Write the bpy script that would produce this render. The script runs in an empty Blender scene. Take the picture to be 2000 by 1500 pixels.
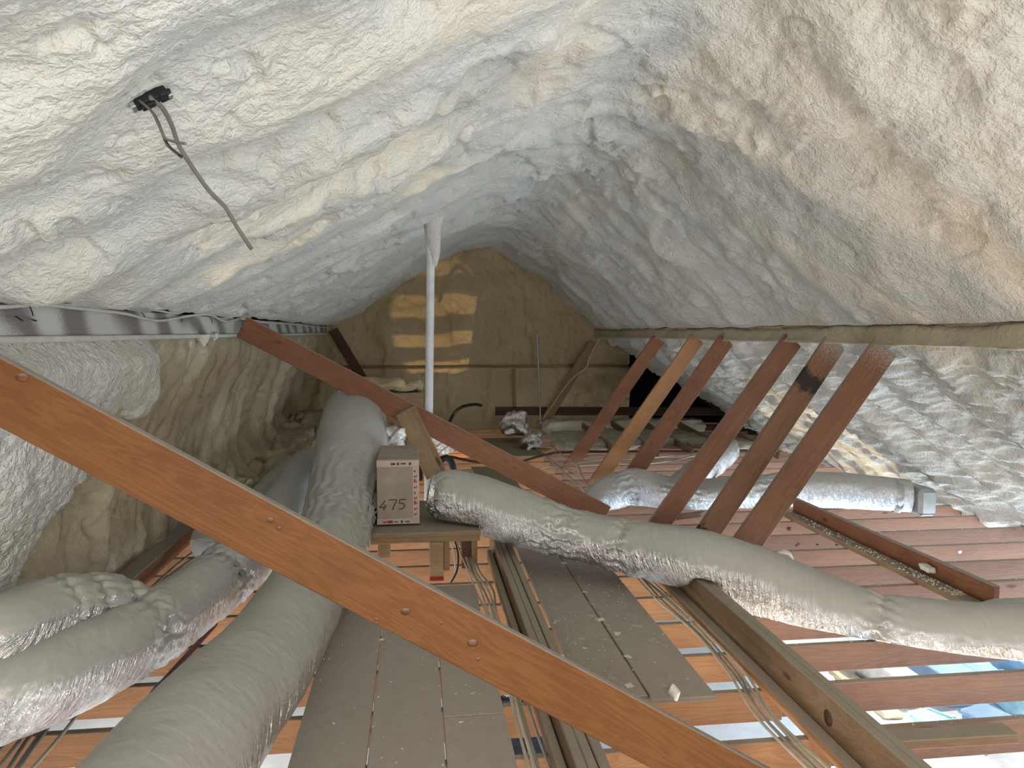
import bpy, bmesh, math, random
import numpy as np
from mathutils import Vector, Matrix

random.seed(7)
SC = bpy.context.scene
COL = SC.collection

# ------------------------------------------------------------------ camera
FPX, CXP, CYP = 1500.0, 1000.0, 750.0          # focal length in pixels of the 2000x1500 frame
PITCH = math.atan(102 / 1500.0)
YAW = math.atan(188 / 1500.0 * math.cos(PITCH))
_s, _c, _sp, _cp = math.sin(YAW), math.cos(YAW), math.sin(PITCH), math.cos(PITCH)
FW = np.array([_s * _cp, _c * _cp, -_sp]); RT = np.array([_c, -_s, 0.0]); UP = np.array([_s * _sp, _c * _sp, _cp])
EYE = np.array([0.0, 0.0, 1.6])
cam_d = bpy.data.cameras.new('camera'); cam = bpy.data.objects.new('camera', cam_d); COL.objects.link(cam)
cam_d.sensor_fit = 'HORIZONTAL'; cam_d.sensor_width = 36.0; cam_d.lens = 36.0 * FPX / 2000.0
cam_d.clip_start = 0.02; cam_d.clip_end = 200
cam.matrix_world = Matrix(((RT[0], UP[0], -FW[0], EYE[0]), (RT[1], UP[1], -FW[1], EYE[1]), (RT[2], UP[2], -FW[2], EYE[2]), (0, 0, 0, 1)))
SC.camera = cam

def at(x, y, X=None, Y=None, z=None):
    """world point seen at a pixel of the photograph, on the plane X=, Y= or z="""
    r = FW + RT * (x - CXP) / FPX - UP * (y - CYP) / FPX
    t = (X - EYE[0]) / r[0] if X is not None else (Y - EYE[1]) / r[1] if Y is not None else (z - EYE[2]) / r[2]
    return EYE + r * t

# ------------------------------------------------------------------ world, lights, exposure
w = bpy.data.worlds.new('world'); SC.world = w; w.use_nodes = True
bg = w.node_tree.nodes['Background']; bg.inputs[0].default_value = (0.62, 0.80, 1.0, 1); bg.inputs[1].default_value = 1.3

def light(name, kind, loc, target, energy, color, **kw):
    d = bpy.data.lights.new(name, kind); o = bpy.data.objects.new(name, d); COL.objects.link(o)
    o.location = loc; d.energy = energy; d.color = color
    o.rotation_euler = (Vector(target) - Vector(loc)).to_track_quat('-Z', 'Y').to_euler()
    for k, v in kw.items(): setattr(d, k, v)
    return o
# sun on the patio east of the house
light('sun', 'SUN', (12, 4, 9), (3.0, 5.0, -2.6), 3.5, (1.0, 0.88, 0.70), angle=0.02)
# area lamps standing in for daylight in the room below, plus an added front fill
light('daylight_east', 'AREA', (5.6, 4.6, -1.2), (2.6, 4.8, -0.5), 360, (0.66, 0.84, 1.0), shape='RECTANGLE', size=7.0, size_y=1.9)
light('daylight_west', 'AREA', (-3.9, 3.6, -1.2), (0.0, 3.6, -1.7), 300, (0.96, 0.97, 1.0), shape='RECTANGLE', size=8.0, size_y=1.7)
light('front_fill', 'AREA', (0.6, -2.7, 1.5), (0.8, 6.0, 1.1), 160, (1.0, 0.97, 0.92), shape='RECTANGLE', size=2.4, size_y=1.5)
# sun pools on the room floor throwing light up between the joists
light('sun_pool_back', 'SPOT', (0.45, 7.4, -2.5), (0.40, 12.8, 1.7), 600, (1.0, 0.68, 0.34), spot_size=0.25, spot_blend=0.25, shadow_soft_size=0.03)
light('sun_pool_right', 'SPOT', (1.6, 5.6, -2.5), (4.4, 7.6, 0.5), 420, (1.0, 0.76, 0.42), spot_size=0.5, spot_blend=0.5, shadow_soft_size=0.06)
light('sun_pool_ridge', 'SPOT', (2.0, 3.4, -2.5), (1.9, 2.9, 2.8), 300, (1.0, 0.74, 0.47), spot_size=0.9, spot_blend=0.6, shadow_soft_size=0.12)
light('sun_pool_left', 'SPOT', (-2.6, -0.3, -2.4), (-0.57, 4.2, 2.17), 700, (1.0, 0.84, 0.60), spot_size=0.26, spot_blend=0.4, shadow_soft_size=0.06)

vs = SC.view_settings
vs.view_transform = 'Standard'; vs.look = 'None'; vs.gamma = 1.0; vs.use_curve_mapping = False; vs.exposure = -0.04
SC.cycles.max_bounces = 5; SC.cycles.diffuse_bounces = 3; SC.cycles.glossy_bounces = 2; SC.cycles.transmission_bounces = 2
SC.cycles.adaptive_threshold = 0.06; SC.cycles.adaptive_min_samples = 16
SC.cycles.sample_clamp_indirect = 4.0
SC.cycles.caustics_reflective = False; SC.cycles.caustics_refractive = False

# ------------------------------------------------------------------ numpy noise
_rng = np.random.RandomState(11)
_P = _rng.randint(0, 1 << 30, 4096)
def _h(ix, iy, k=0):
    a = _P[(ix.astype(np.int64) + 1013 * k) & 4095]
    return _P[(a + iy.astype(np.int64) * 57 + 7 * k) & 4095] / float(1 << 30)
def vnoise(x, y, k=0):
    x = np.asarray(x, float); y = np.asarray(y, float)
    ix, iy = np.floor(x), np.floor(y); fx, fy = x - ix, y - iy
    ux = fx * fx * fx * (fx * (fx * 6 - 15) + 10); uy = fy * fy * fy * (fy * (fy * 6 - 15) + 10)
    a, b, c, d = _h(ix, iy, k), _h(ix + 1, iy, k), _h(ix, iy + 1, k), _h(ix + 1, iy + 1, k)
    return (a + (b - a) * ux + (c - a) * uy + (a - b - c + d) * ux * uy) * 2 - 1
def fbm(x, y, k=0, o=4, g=0.5):
    r = 0; a = 1.0; n = 0
    for i in range(o):
        r = r + a * vnoise(x * 2 ** i + 17.3 * i, y * 2 ** i - 9.1 * i, k + i); n += a; a *= g
    return r / n
def worley(x, y, k=0):
    x = np.asarray(x, float); y = np.asarray(y, float)
    ix, iy = np.floor(x), np.floor(y); best = np.full(x.shape, 9.0)
    for dx in (-1, 0, 1):
        for dy in (-1, 0, 1):
            cx, cy = ix + dx, iy + dy
            px, py = cx + _h(cx, cy, k + 31), cy + _h(cx, cy, k + 47)
            best = np.minimum(best, (px - x) ** 2 + (py - y) ** 2)
    return np.sqrt(best)
def billow(x, y, k=0):
    return np.sqrt(np.clip(1.0 - worley(x, y, k) ** 2 * 0.95, 0, 1))
def sst(a, b, x):
    t = np.clip((x - a) / (b - a), 0, 1); return t * t * (3 - 2 * t)

# ------------------------------------------------------------------ materials
MATS = {}
class NT:
    def __init__(self, name):
        self.m = bpy.data.materials.new(name); self.m.use_nodes = True
        self.t = self.m.node_tree; self.b = self.t.nodes['Principled BSDF']; MATS[name] = self.m
    def n(self, kind, ins=None, **kw):
        nd = self.t.nodes.new(kind)
        for k, v in kw.items(): setattr(nd, k, v)
        for k, v in (ins or {}).items():
            if isinstance(v, bpy.types.NodeSocket): self.t.links.new(v, nd.inputs[k])
            else: nd.inputs[k].default_value = v
        return nd
    def set(self, **kw):
        for k, v in kw.items():
            s = self.b.inputs[k.replace('_', ' ')]
            if isinstance(v, bpy.types.NodeSocket): self.t.links.new(v, s)
            else: s.default_value = v
    def math(self, op, a, b=0.0, clamp=False):
        nd = self.n('ShaderNodeMath', {0: a, 1: b}, operation=op); nd.use_clamp = clamp; return nd.outputs[0]
    def mix(self, f, a, b):
        nd = self.t.nodes.new('ShaderNodeMix'); nd.data_type = 'RGBA'
        for k, v in ((0, f), (6, a), (7, b)):
            if isinstance(v, bpy.types.NodeSocket): self.t.links.new(v, nd.inputs[k])
            else: nd.inputs[k].default_value = v if k == 0 else (*v, 1)
        return nd.outputs[2]
    def ramp(self, f, p0, p1):
        nd = self.n('ShaderNodeMapRange', {0: f, 1: p0, 2: p1}); nd.interpolation_type = 'SMOOTHSTEP'; return nd.outputs[0]
    def obj(self, scale=(1, 1, 1), rnd=True):
        tc = self.n('ShaderNodeTexCoord'); v = tc.outputs['Object']
        if rnd:
            oi = self.n('ShaderNodeObjectInfo')
            cm = self.n('ShaderNodeCombineXYZ', {0: self.math('MULTIPLY', oi.outputs['Random'], 37.0), 1: self.math('MULTIPLY', oi.outputs['Random'], 11.0), 2: self.math('MULTIPLY', oi.outputs['Random'], 5.0)})
            v = self.n('ShaderNodeVectorMath', {0: v, 1: cm.outputs[0]}, operation='ADD').outputs[0]
        return self.n('ShaderNodeVectorMath', {0: v, 1: scale}, operation='MULTIPLY').outputs[0]
    def noise(self, vec, scale, detail=3, rough=0.5, dist=0.0):
        return self.n('ShaderNodeTexNoise', {'Vector': vec, 'Scale': scale, 'Detail': detail, 'Roughness': rough, 'Distortion': dist}).outputs[0]
    def bump(self, h, strength, dist):
        nd = self.n('ShaderNodeBump', {'Height': h, 'Strength': strength, 'Distance': dist}); self.set(Normal=nd.outputs[0]); return nd
    def upmask(self, a=0.55, b=0.9):
        g = self.n('ShaderNodeNewGeometry'); z = self.n('ShaderNodeSeparateXYZ', {0: g.outputs['Normal']}).outputs[2]
        return self.ramp(z, a, b)

def mat_foam(name, c0, c1, rough, spec, fine=100, lumps=26, st=0.62):
    q = NT(name); v = q.obj(rnd=False)
    big = q.ramp(q.noise(v, 1.3, 3, 0.6), 0.38, 0.66)
    col = q.mix(big, c0, c1)
    q.set(Base_Color=col, Roughness=rough, Specular_IOR_Level=spec)
    fn = q.noise(v, lumps * 2.6, 2, 0.6)
    peb = fn
    h = q.math('SUBTRACT', q.noise(v, lumps, 3, 0.60, 0.5), q.math('MULTIPLY', peb, 0.40))
    q.bump(h, st, 0.035)
    return q.m
mat_foam('foam', (0.70, 0.685, 0.635), (0.73, 0.69, 0.60), 0.62, 0.3)
mat_foam('foam_gable', (0.49, 0.375, 0.21), (0.55, 0.44, 0.265), 0.5, 0.35, 40, 9, 0.35)
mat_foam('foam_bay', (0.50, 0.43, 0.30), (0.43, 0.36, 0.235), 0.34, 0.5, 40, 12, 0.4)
mat_foam('foam_wall', (0.74, 0.725, 0.67), (0.70, 0.66, 0.55), 0.40, 0.5, 70, 20, 1.0)

def mat_wood(name, light_c, dark_c, dust=(0.36, 0.33, 0.29), dust_amt=0.9, grain=1.0, rough=0.6, stain=None):
    q = NT(name); v = q.obj()
    gr = q.n('ShaderNodeVectorMath', {0: v, 1: (0.45, 4.2, 4.2)}, operation='MULTIPLY').outputs[0]
    n1 = q.noise(gr, 1.6, 4, 0.6, 1.6)
    rings = q.math('FRACT', q.math('MULTIPLY', n1, 11.0))
    rings = q.ramp(q.math('ABSOLUTE', q.math('SUBTRACT', rings, 0.5)), 0.0, 0.5)
    fib = q.noise(q.n('ShaderNodeVectorMath', {0: v, 1: (3.0, 160.0, 160.0)}, operation='MULTIPLY').outputs[0], 1.0, 2)
    f = q.math('ADD', q.math('MULTIPLY', rings, 0.40 * grain), q.math('MULTIPLY', fib, 0.25 * grain), True)
    col = q.mix(f, light_c, dark_c)
    vk = q.n('ShaderNodeVectorMath', {0: v, 1: (2.0, 5.5, 5.5)}, operation='MULTIPLY').outputs[0]
    kn = q.n('ShaderNodeTexVoronoi', {'Vector': vk, 'Scale': 1.0, 'Randomness': 1.0})
    km = q.math('SUBTRACT', 1.0, q.ramp(kn.outputs['Distance'], 0.04, 0.11))
    col = q.mix(q.math('MULTIPLY', km, 0.75), col, tuple(0.28 * x for x in dark_c))
    blotch = q.ramp(q.noise(v, 2.2, 3, 0.6), 0.45, 0.75)
    col = q.mix(q.math('MULTIPLY', blotch, 0.35), col, tuple(0.6 * x for x in dark_c))
    oi = q.n('ShaderNodeObjectInfo')
    hs = q.n('ShaderNodeHueSaturation', {'Hue': 0.5, 'Saturation': 1.0, 'Value': q.math('ADD', q.math('MULTIPLY', oi.outputs['Random'], 0.35), 0.82), 'Color': col})
    col = hs.outputs[0]
    if dust_amt > 0:
        dn = q.ramp(q.noise(v, 14, 4, 0.7), 0.2, 0.6)
        dm = q.math('MULTIPLY', q.math('MULTIPLY', q.upmask(0.3, 0.8), q.math('ADD', q.math('MULTIPLY', dn, 0.25), 0.75)), dust_amt)
        col = q.mix(dm, col, dust)
    q.set(Base_Color=col, Roughness=rough, Specular_IOR_Level=0.3)
    q.bump(q.math('ADD', fib, rings), 0.12, 0.004)
    return q.m
mat_wood('strut_wood', (0.265, 0.108, 0.035), (0.15, 0.053, 0.015))
mat_wood('strut_wood_red', (0.27, 0.115, 0.055), (0.15, 0.055, 0.028))
mat_wood('knot_wood', (0.17, 0.065, 0.022), (0.12, 0.045, 0.015))
mat_wood('joist_wood', (0.50, 0.25, 0.11), (0.33, 0.14, 0.06), dust=(0.36, 0.31, 0.25))
mat_wood('joist_wood_pink', (0.31, 0.165, 0.105), (0.21, 0.098, 0.06), dust=(0.44, 0.365, 0.31))
mat_wood('beam_wood', (0.36, 0.23, 0.125), (0.22, 0.125, 0.06), dust=(0.36, 0.32, 0.25))
mat_wood('dark_wood', (0.11, 0.05, 0.025), (0.05, 0.02, 0.012), dust=(0.16, 0.13, 0.10), dust_amt=0.5)
mat_wood('plank_wood', (0.30, 0.235, 0.165), (0.22, 0.16, 0.105), dust=(0.45, 0.40, 0.34), dust_amt=0.88, grain=0.7, rough=0.85)
mat_wood('plywood', (0.40, 0.34, 0.23), (0.32, 0.26, 0.17), dust=(0.36, 0.31, 0.22), dust_amt=0.7, grain=0.4, rough=0.8)
mat_wood('yellow_wood', (0.62, 0.36, 0.13), (0.42, 0.21, 0.07), dust=(0.45, 0.33, 0.19), dust_amt=0.5)

def mat_foil(name, dust, metal_c, rough, bstr=0.9, um=(-0.02, 0.42), edge=0.9):
    q = NT(name); v = q.obj()
    um_ = q.upmask(*um)
    dn = q.noise(v, 5, 3, 0.65)
    uv = q.n('ShaderNodeUVMap', uv_map='wrap').outputs[0]
    uu = q.n('ShaderNodeVectorMath', {0: uv, 1: (1.0, 0.10, 0.0)}, operation='MULTIPLY').outputs[0]
    us = q.n('ShaderNodeSeparateXYZ', {0: uv}); sh = q.math('ADD', us.outputs[0], q.math('MULTIPLY', us.outputs[1], 0.35))
    uu = q.n('ShaderNodeCombineXYZ', {0: sh, 1: q.math('MULTIPLY', us.outputs[1], 0.16), 2: 0.0}).outputs[0]
    streak = q.noise(uu, 42, 4, 0.68, 0.6)
    m = q.math('ADD', um_, q.math('ADD', q.math('MULTIPLY', q.math('SUBTRACT', dn, 0.5), 0.35), q.math('MULTIPLY', q.math('SUBTRACT', streak, 0.5), edge)), True)
    crumple = streak
    fine = q.noise(v, 34, 4, 0.7, 1.2)
    col = q.mix(m, metal_c, dust)
    spots = q.n('ShaderNodeTexVoronoi', {'Vector': v, 'Scale': 9.0, 'Randomness': 1.0})
    sm = q.math('MULTIPLY', q.math('SUBTRACT', 1.0, q.ramp(spots.outputs['Distance'], 0.05, 0.10)), q.ramp(dn, 0.55, 0.62))
    col = q.mix(q.math('MULTIPLY', q.math('MULTIPLY', sm, m), 0.6), col, (0.62, 0.60, 0.55))
    q.set(Base_Color=col, Metallic=q.math('SUBTRACT', 1.0, m, True), Roughness=q.math('ADD', q.math('MULTIPLY', m, 0.45), rough))
    h = q.math('ADD', crumple, q.math('MULTIPLY', fine, 0.35))
    bd = q.n('ShaderNodeBump', {'Height': h, 'Strength': q.math('ADD', q.math('MULTIPLY', q.math('SUBTRACT', 1.0, m), bstr), 0.05), 'Distance': 0.028})
    q.set(Normal=bd.outputs[0])
    return q.m
mat_foil('duct_foil', (0.47, 0.455, 0.41), (0.82, 0.81, 0.80), 0.13)
mat_foil('duct_foil_far', (0.50, 0.48, 0.44), (0.88, 0.90, 0.93), 0.22, um=(0.25, 0.75))
mat_foil('bare_foil', (0.55, 0.52, 0.46), (0.86, 0.84, 0.80), 0.18, 1.0, (0.9, 1.3), 0.0)

def mat_plain(name, c, rough=0.6, metal=0.0, spec=0.4, var=0.12, bump=0.0, bs=30):
    q = NT(name); v = q.obj()
    n = q.noise(v, 6, 4, 0.6)
    col = q.mix(q.ramp(n, 0.3, 0.7), tuple(min(1, x * (1 + var)) for x in c), tuple(x * (1 - var) for x in c))
    q.set(Base_Color=col, Roughness=rough, Metallic=metal, Specular_IOR_Level=spec)
    if bump: q.bump(q.noise(v, bs, 3, 0.6), bump, 0.01)
    return q.m
mat_plain('pvc', (0.74, 0.74, 0.75), 0.35)
mat_plain('duct_board', (0.40, 0.33, 0.265), 0.8)
mat_plain('duct_tape', (0.58, 0.45, 0.40), 0.5)
mat_plain('ink', (0.09, 0.075, 0.06), 0.7)
mat_plain('ink_red', (0.42, 0.02, 0.03), 0.6)
mat_plain('cable_beige', (0.55, 0.48, 0.36), 0.5)
mat_plain('cable_grey', (0.30, 0.28, 0.235), 0.5)
mat_plain('cable_sheath', (0.17, 0.16, 0.13), 0.5)
mat_plain('cable_black', (0.02, 0.02, 0.022), 0.5)
mat_plain('cable_coated', (0.62, 0.60, 0.54), 0.7)
mat_plain('black_metal', (0.012, 0.013, 0.016), 0.45)
mat_plain('bright_metal', (0.72, 0.73, 0.74), 0.3, 1.0)
mat_plain('zinc', (0.45, 0.45, 0.44), 0.45, 0.9)
mat_plain('red_pipe', (0.15, 0.03, 0.026), 0.4)
mat_plain('red_paint', (0.40, 0.03, 0.025), 0.6)
mat_plain('crumb', (0.74, 0.69, 0.58), 0.8)
mat_plain('crumb_grey', (0.47, 0.43, 0.37), 0.9)
mat_plain('batt', (0.60, 0.55, 0.44), 0.85, bump=0.5)
mat_plain('patio', (0.72, 0.74, 0.76), 0.8)
mat_plain('room_floor', (0.82, 0.82, 0.82), 0.8, var=0.05)
mat_plain('drywall', (0.62, 0.58, 0.52), 0.85)
mat_plain('blue_plastic', (0.36, 0.54, 0.80), 0.35)
mat_plain('cyan_plastic', (0.50, 0.80, 0.90), 0.35)
mat_plain('white_paper', (0.85, 0.86, 0.86), 0.7)
mat_plain('tan_paper', (0.75, 0.60, 0.42), 0.7)
mat_plain('black_plastic', (0.02, 0.022, 0.03), 0.2, bump=0.6, bs=12)
mat_plain('void_shade', (0.022, 0.019, 0.016), 0.9)  # near-black standing in for the shade of the unlit corner

# purlin paint: dark timber with bands of overspray fanning from each rafter bay
q = NT('oversprayed_wood'); v = q.obj(rnd=False)
sx = q.n('ShaderNodeSeparateXYZ', {0: v})
sl = q.math('ADD', sx.outputs[0], q.math('MULTIPLY', sx.outputs[2], 1.6))
wv = q.math('ABSOLUTE', q.math('SUBTRACT', q.math('FRACT', q.math('MULTIPLY', q.math('ADD', sl, q.math('MULTIPLY', q.noise(v, 1.1, 2), 1.3)), 1.0 / 0.61)), 0.5))
sp_ = q.noise(v, 160, 2, 0.6)
fm = q.ramp(q.math('ADD', q.math('MULTIPLY', wv, 2.0), q.math('MULTIPLY', q.math('SUBTRACT', sp_, 0.5), 0.5)), 0.15, 0.75)
q.set(Base_Color=q.mix(fm, (0.22, 0.195, 0.185), (0.60, 0.585, 0.55)), Roughness=0.8)
q.bump(sp_, 0.2, 0.004)
# strut heads caught by the spray (pale speckle fading down from the upper end, local x = along the strut)
for nm, lc, dc in (('strut_sprayed', (0.23, 0.105, 0.05), (0.13, 0.05, 0.025)), ('strut_scorched', (0.27, 0.13, 0.058), (0.16, 0.065, 0.03))):
    mat_wood(nm, lc, dc)
    q_t = MATS[nm].node_tree; bs = q_t.nodes['Principled BSDF']; src = bs.inputs['Base Color'].links[0].from_socket
    q = NT.__new__(NT); q.m = MATS[nm]; q.t = q_t; q.b = bs
    v = q.obj(rnd=False); xs = q.n('ShaderNodeSeparateXYZ', {0: v}).outputs[0]
    spk = q.noise(v, 120, 2, 0.6)
    m = q.ramp(q.math('ADD', q.math('MULTIPLY', xs, -1.0), q.math('MULTIPLY', spk, 0.5)), 0.05, 0.42)
    q_t.links.new(q.mix(q.math('MULTIPLY', m, 0.7), (0, 0, 0), (0, 0, 0)), bs.inputs['Base Color'])
    mixn = bs.inputs['Base Color'].links[0].from_node
    q_t.links.new(src, mixn.inputs[6]); mixn.inputs[7].default_value = (0.55, 0.49, 0.43, 1)
    if nm == 'strut_scorched':      # burnt bands near the head and at the foot
        nz = q.noise(v, 16, 4, 0.7); xx = q.math('ADD', xs, q.math('MULTIPLY', q.math('SUBTRACT', nz, 0.5), 0.28))
        b1 = q.math('MULTIPLY', q.ramp(xx, 0.26, 0.30), q.math('SUBTRACT', 1.0, q.ramp(xx, 0.38, 0.44)))
        b2 = q.math('MULTIPLY', q.ramp(xx, 1.64, 1.68), q.math('SUBTRACT', 1.0, q.ramp(xx, 1.74, 1.80)))
        q_t.links.new(q.mix(q.math('MULTIPLY', q.math('MAXIMUM', b1, b2), 0.92), (0, 0, 0), (0.012, 0.009, 0.007)), bs.inputs['Base Color'])
        q_t.links.new(mixn.outputs[2], bs.inputs['Base Color'].links[0].from_node.inputs[6])

# ------------------------------------------------------------------ object helpers
def link(name, me, m, parent=None):
    o = bpy.data.objects.new(name, me); COL.objects.link(o)
    if m is not None and not me.materials: me.materials.append(MATS[m])
    if parent is not None: o.parent = parent
    return o
def tag(o, label, cat, group=None):
    o['label'] = label; o['category'] = cat
    if group: o['group'] = group
    return o
def thing(name, label, cat, loc=(0, 0, 0), group=None):
    o = bpy.data.objects.new(name, None); COL.objects.link(o); o.location = loc; o.empty_display_size = 0.1
    return tag(o, label, cat, group)
def struct(o): o['kind'] = 'structure'; return o
def stuff(o): o['kind'] = 'stuff'; return o
def mesh_np(name, V, F, smooth=True):
    me = bpy.data.meshes.new(name)
    V = np.asarray(V, np.float32); F = np.asarray(F, np.int32); k = F.shape[1]
    me.vertices.add(len(V)); me.vertices.foreach_set('co', V.ravel())
    me.loops.add(F.size); me.loops.foreach_set('vertex_index', F.ravel())
    me.polygons.add(len(F)); me.polygons.foreach_set('loop_start', np.arange(0, F.size, k, dtype=np.int32))
    me.polygons.foreach_set('loop_total', np.full(len(F), k, np.int32))
    me.polygons.foreach_set('use_smooth', np.full(len(F), smooth, bool))
    me.update(calc_edges=True); return me
def grid_faces(nu, nv, wrap=False, keep=None):
    i, j = np.meshgrid(np.arange(nu - 1), np.arange(nv if wrap else nv - 1), indexing='ij')
    a = i * nv + j; b = i * nv + (j + 1) % nv; c = (i + 1) * nv + (j + 1) % nv; d = (i + 1) * nv + j
    Fc = np.stack([a, b, c, d], -1)
    if keep is not None: return Fc[keep]
    return Fc.reshape(-1, 4)
def box_mesh(name, sx, sy, sz, bev=0.004, c=(0, 0, 0), wob=0.0):
    bm = bmesh.new(); bmesh.ops.create_cube(bm, size=1.0)
    for v in bm.verts:
        v.co = Vector((v.co.x * sx + c[0], v.co.y * sy + c[1], v.co.z * sz + c[2]))
        if wob: v.co += Vector([random.uniform(-wob, wob) for _ in range(3)])
    if bev: bmesh.ops.bevel(bm, geom=bm.edges[:], offset=bev, segments=1, affect='EDGES')
    me = bpy.data.meshes.new(name); bm.to_mesh(me); bm.free(); return me
def frame(p0, p1, up=(0, 0, 1)):
    p0, p1 = Vector(p0), Vector(p1); x = (p1 - p0).normalized(); u = Vector(up)
    y = u.cross(x).normalized(); z = x.cross(y)
    M = Matrix((x, y, z)).transposed().to_4x4(); M.translation = p0
    return M, (p1 - p0).length
def beam(name, p0, p1, wy, hz, m, parent=None, up=(0, 0, 1), bev=0.004, wob=0.0):
    """timber from p0 to p1 (centre line), thickness wy sideways, hz along 'up'; local x runs along it"""
    M, L = frame(p0, p1, up)
    o = link(name, box_mesh(name, L, wy, hz, bev, (L / 2, 0, 0), wob), m, None); o.matrix_world = M
    if parent is not None:
        o.parent = parent; o.matrix_parent_inverse = Matrix.Translation(-Vector(parent.location))
    return o
def boxo(name, lo, hi, m, parent=None, bev=0.004, rz=0.0, wob=0.0):
    lo, hi = Vector(lo), Vector(hi); c = (lo + hi) / 2; s = hi - lo
    o = link(name, box_mesh(name, s.x, s.y, s.z, bev, (0, 0, 0), wob), m)
    o.location = c; o.rotation_euler = (0, 0, rz)
    if parent is not None:
        o.parent = parent; o.matrix_parent_inverse = Matrix.Translation(-Vector(parent.location))
    return o
def adopt(o, parent):
    o.parent = parent; o.matrix_parent_inverse = Matrix.Translation(-Vector(parent.location)); return o
def spline(P, n, vals=None):
    P = np.asarray(P, float); k = len(P)
    E = np.vstack([2 * P[0] - P[1], P, 2 * P[-1] - P[-2]])
    d = np.r_[0, np.cumsum(np.linalg.norm(np.diff(P, axis=0), axis=1))]
    t = np.linspace(0, d[-1], n); seg = np.clip(np.searchsorted(d, t, side='right') - 1, 0, k - 2)
    u = ((t - d[seg]) / (d[seg + 1] - d[seg]))[:, None]
    a, b, c, e = E[seg], E[seg + 1], E[seg + 2], E[seg + 3]
    Q = 0.5 * (2 * b + (c - a) * u + (2 * a - 5 * b + 4 * c - e) * u ** 2 + (3 * b - a - 3 * c + e) * u ** 3)
    if vals is None: return Q
    return Q, np.interp(t, d, vals), t
def tube_np(Q, R, ns, disp=None, cap=True):
    n = len(Q); T = np.gradient(Q, axis=0); T /= np.linalg.norm(T, axis=1)[:, None]
    N = np.zeros_like(Q); nn = np.array([0, 0, 1.0]);
    if abs(T[0] @ nn) > 0.9: nn = np.array([0, 1.0, 0])
    for i in range(n):
        nn = nn - T[i] * (nn @ T[i]); nn /= np.linalg.norm(nn); N[i] = nn
    B = np.cross(T, N)
    th = np.linspace(0, 2 * np.pi, ns, endpoint=False)
    R = np.broadcast_to(np.asarray(R, float), (n,))[:, None] * np.ones((1, ns))
    if disp is not None: R = R + disp(np.arange(n)[:, None] * np.ones((1, ns)), th[None, :] * np.ones((n, 1)), R)
    V = Q[:, None, :] + R[..., None] * (np.cos(th)[None, :, None] * N[:, None, :] + np.sin(th)[None, :, None] * B[:, None, :])
    Fc = grid_faces(n, ns, wrap=True); V = V.reshape(-1, 3)
    if cap:
        V = np.vstack([V, Q[:1], Q[-1:]]); k = n * ns; j = np.arange(ns); j2 = (j + 1) % ns
        c0 = np.stack([j2, j, np.full(ns, k), np.full(ns, k)], -1); c1 = np.stack([(n - 1) * ns + j, (n - 1) * ns + j2, np.full(ns, k + 1), np.full(ns, k + 1)], -1)
        return V, Fc, np.vstack([c0, c1])[:, :3]
    return V, Fc, None
def tube(name, P, r, m, parent=None, ns=7, step=0.05, rr=None):
    P = np.asarray(P, float); L = np.linalg.norm(np.diff(P, axis=0), axis=1).sum(); n = max(len(P) + 1, int(L / step) + 2)
    Q = spline(P, n) if len(P) > 2 else np.linspace(P[0], P[1], n)
    R = r if rr is None else np.interp(np.linspace(0, 1, n), np.linspace(0, 1, len(rr)), rr)
    V, Fc, cp = tube_np(Q, R, ns)
    base = np.array(P[0]); V = V - base
    bm = bpy.data.meshes.new(name)
    bm.from_pydata(V.tolist(), [], Fc.tolist() + cp.tolist()); bm.polygons.foreach_set('use_smooth', np.ones(len(bm.polygons), bool)); bm.update()
    o = link(name, bm, m); o.location = base
    if parent is not None: adopt(o, parent)
    return o

# ================================================================== THE SETTING
# ------------------------------------------------------------------ foam ceiling
def ygrid(y0, y1, k=0.0062, lo=0.008, hi=0.05):
    ys = [y0]
    while ys[-1] < y1: ys.append(ys[-1] + max(lo, min(hi, k * max(abs(ys[-1]), 0.9))))
    return np.array(ys)
def sheet(name, prof, ys, hfun, m, keep=None, ds=0.012, ux=None):
    prof = np.asarray(prof, float); L = np.linalg.norm(np.diff(prof, axis=0), axis=1).sum(); n = int(L / ds)
    P = spline(np.c_[prof, np.zeros(len(prof))], n)[:, :2]
    s = np.r_[0, np.cumsum(np.linalg.norm(np.diff(P, axis=0), axis=1))]
    T = np.gradient(P, axis=0); T /= np.linalg.norm(T, axis=1)[:, None]
    N = np.c_[T[:, 1], -T[:, 0]]                       # towards the inside of the attic
    S, Yg = np.meshgrid(s, ys, indexing='ij')
    PX = P[:, 0][:, None] + 0 * Yg; PZ = P[:, 1][:, None] + 0 * Yg
    H, dy = hfun(S, Yg, PX, PZ)
    V = np.stack([PX + N[:, 0][:, None] * H, Yg + dy, PZ + N[:, 1][:, None] * H], -1)
    kp = None
    if keep is not None:
        k0 = keep(PX, Yg, PZ); kp = k0[:-1, :-1] & k0[1:, :-1] & k0[:-1, 1:] & k0[1:, 1:]
    Fc = grid_faces(len(s), len(ys), keep=kp)[:, ::-1]
    return link(name, mesh_np(name, V.reshape(-1, 3), Fc), m), V

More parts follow.
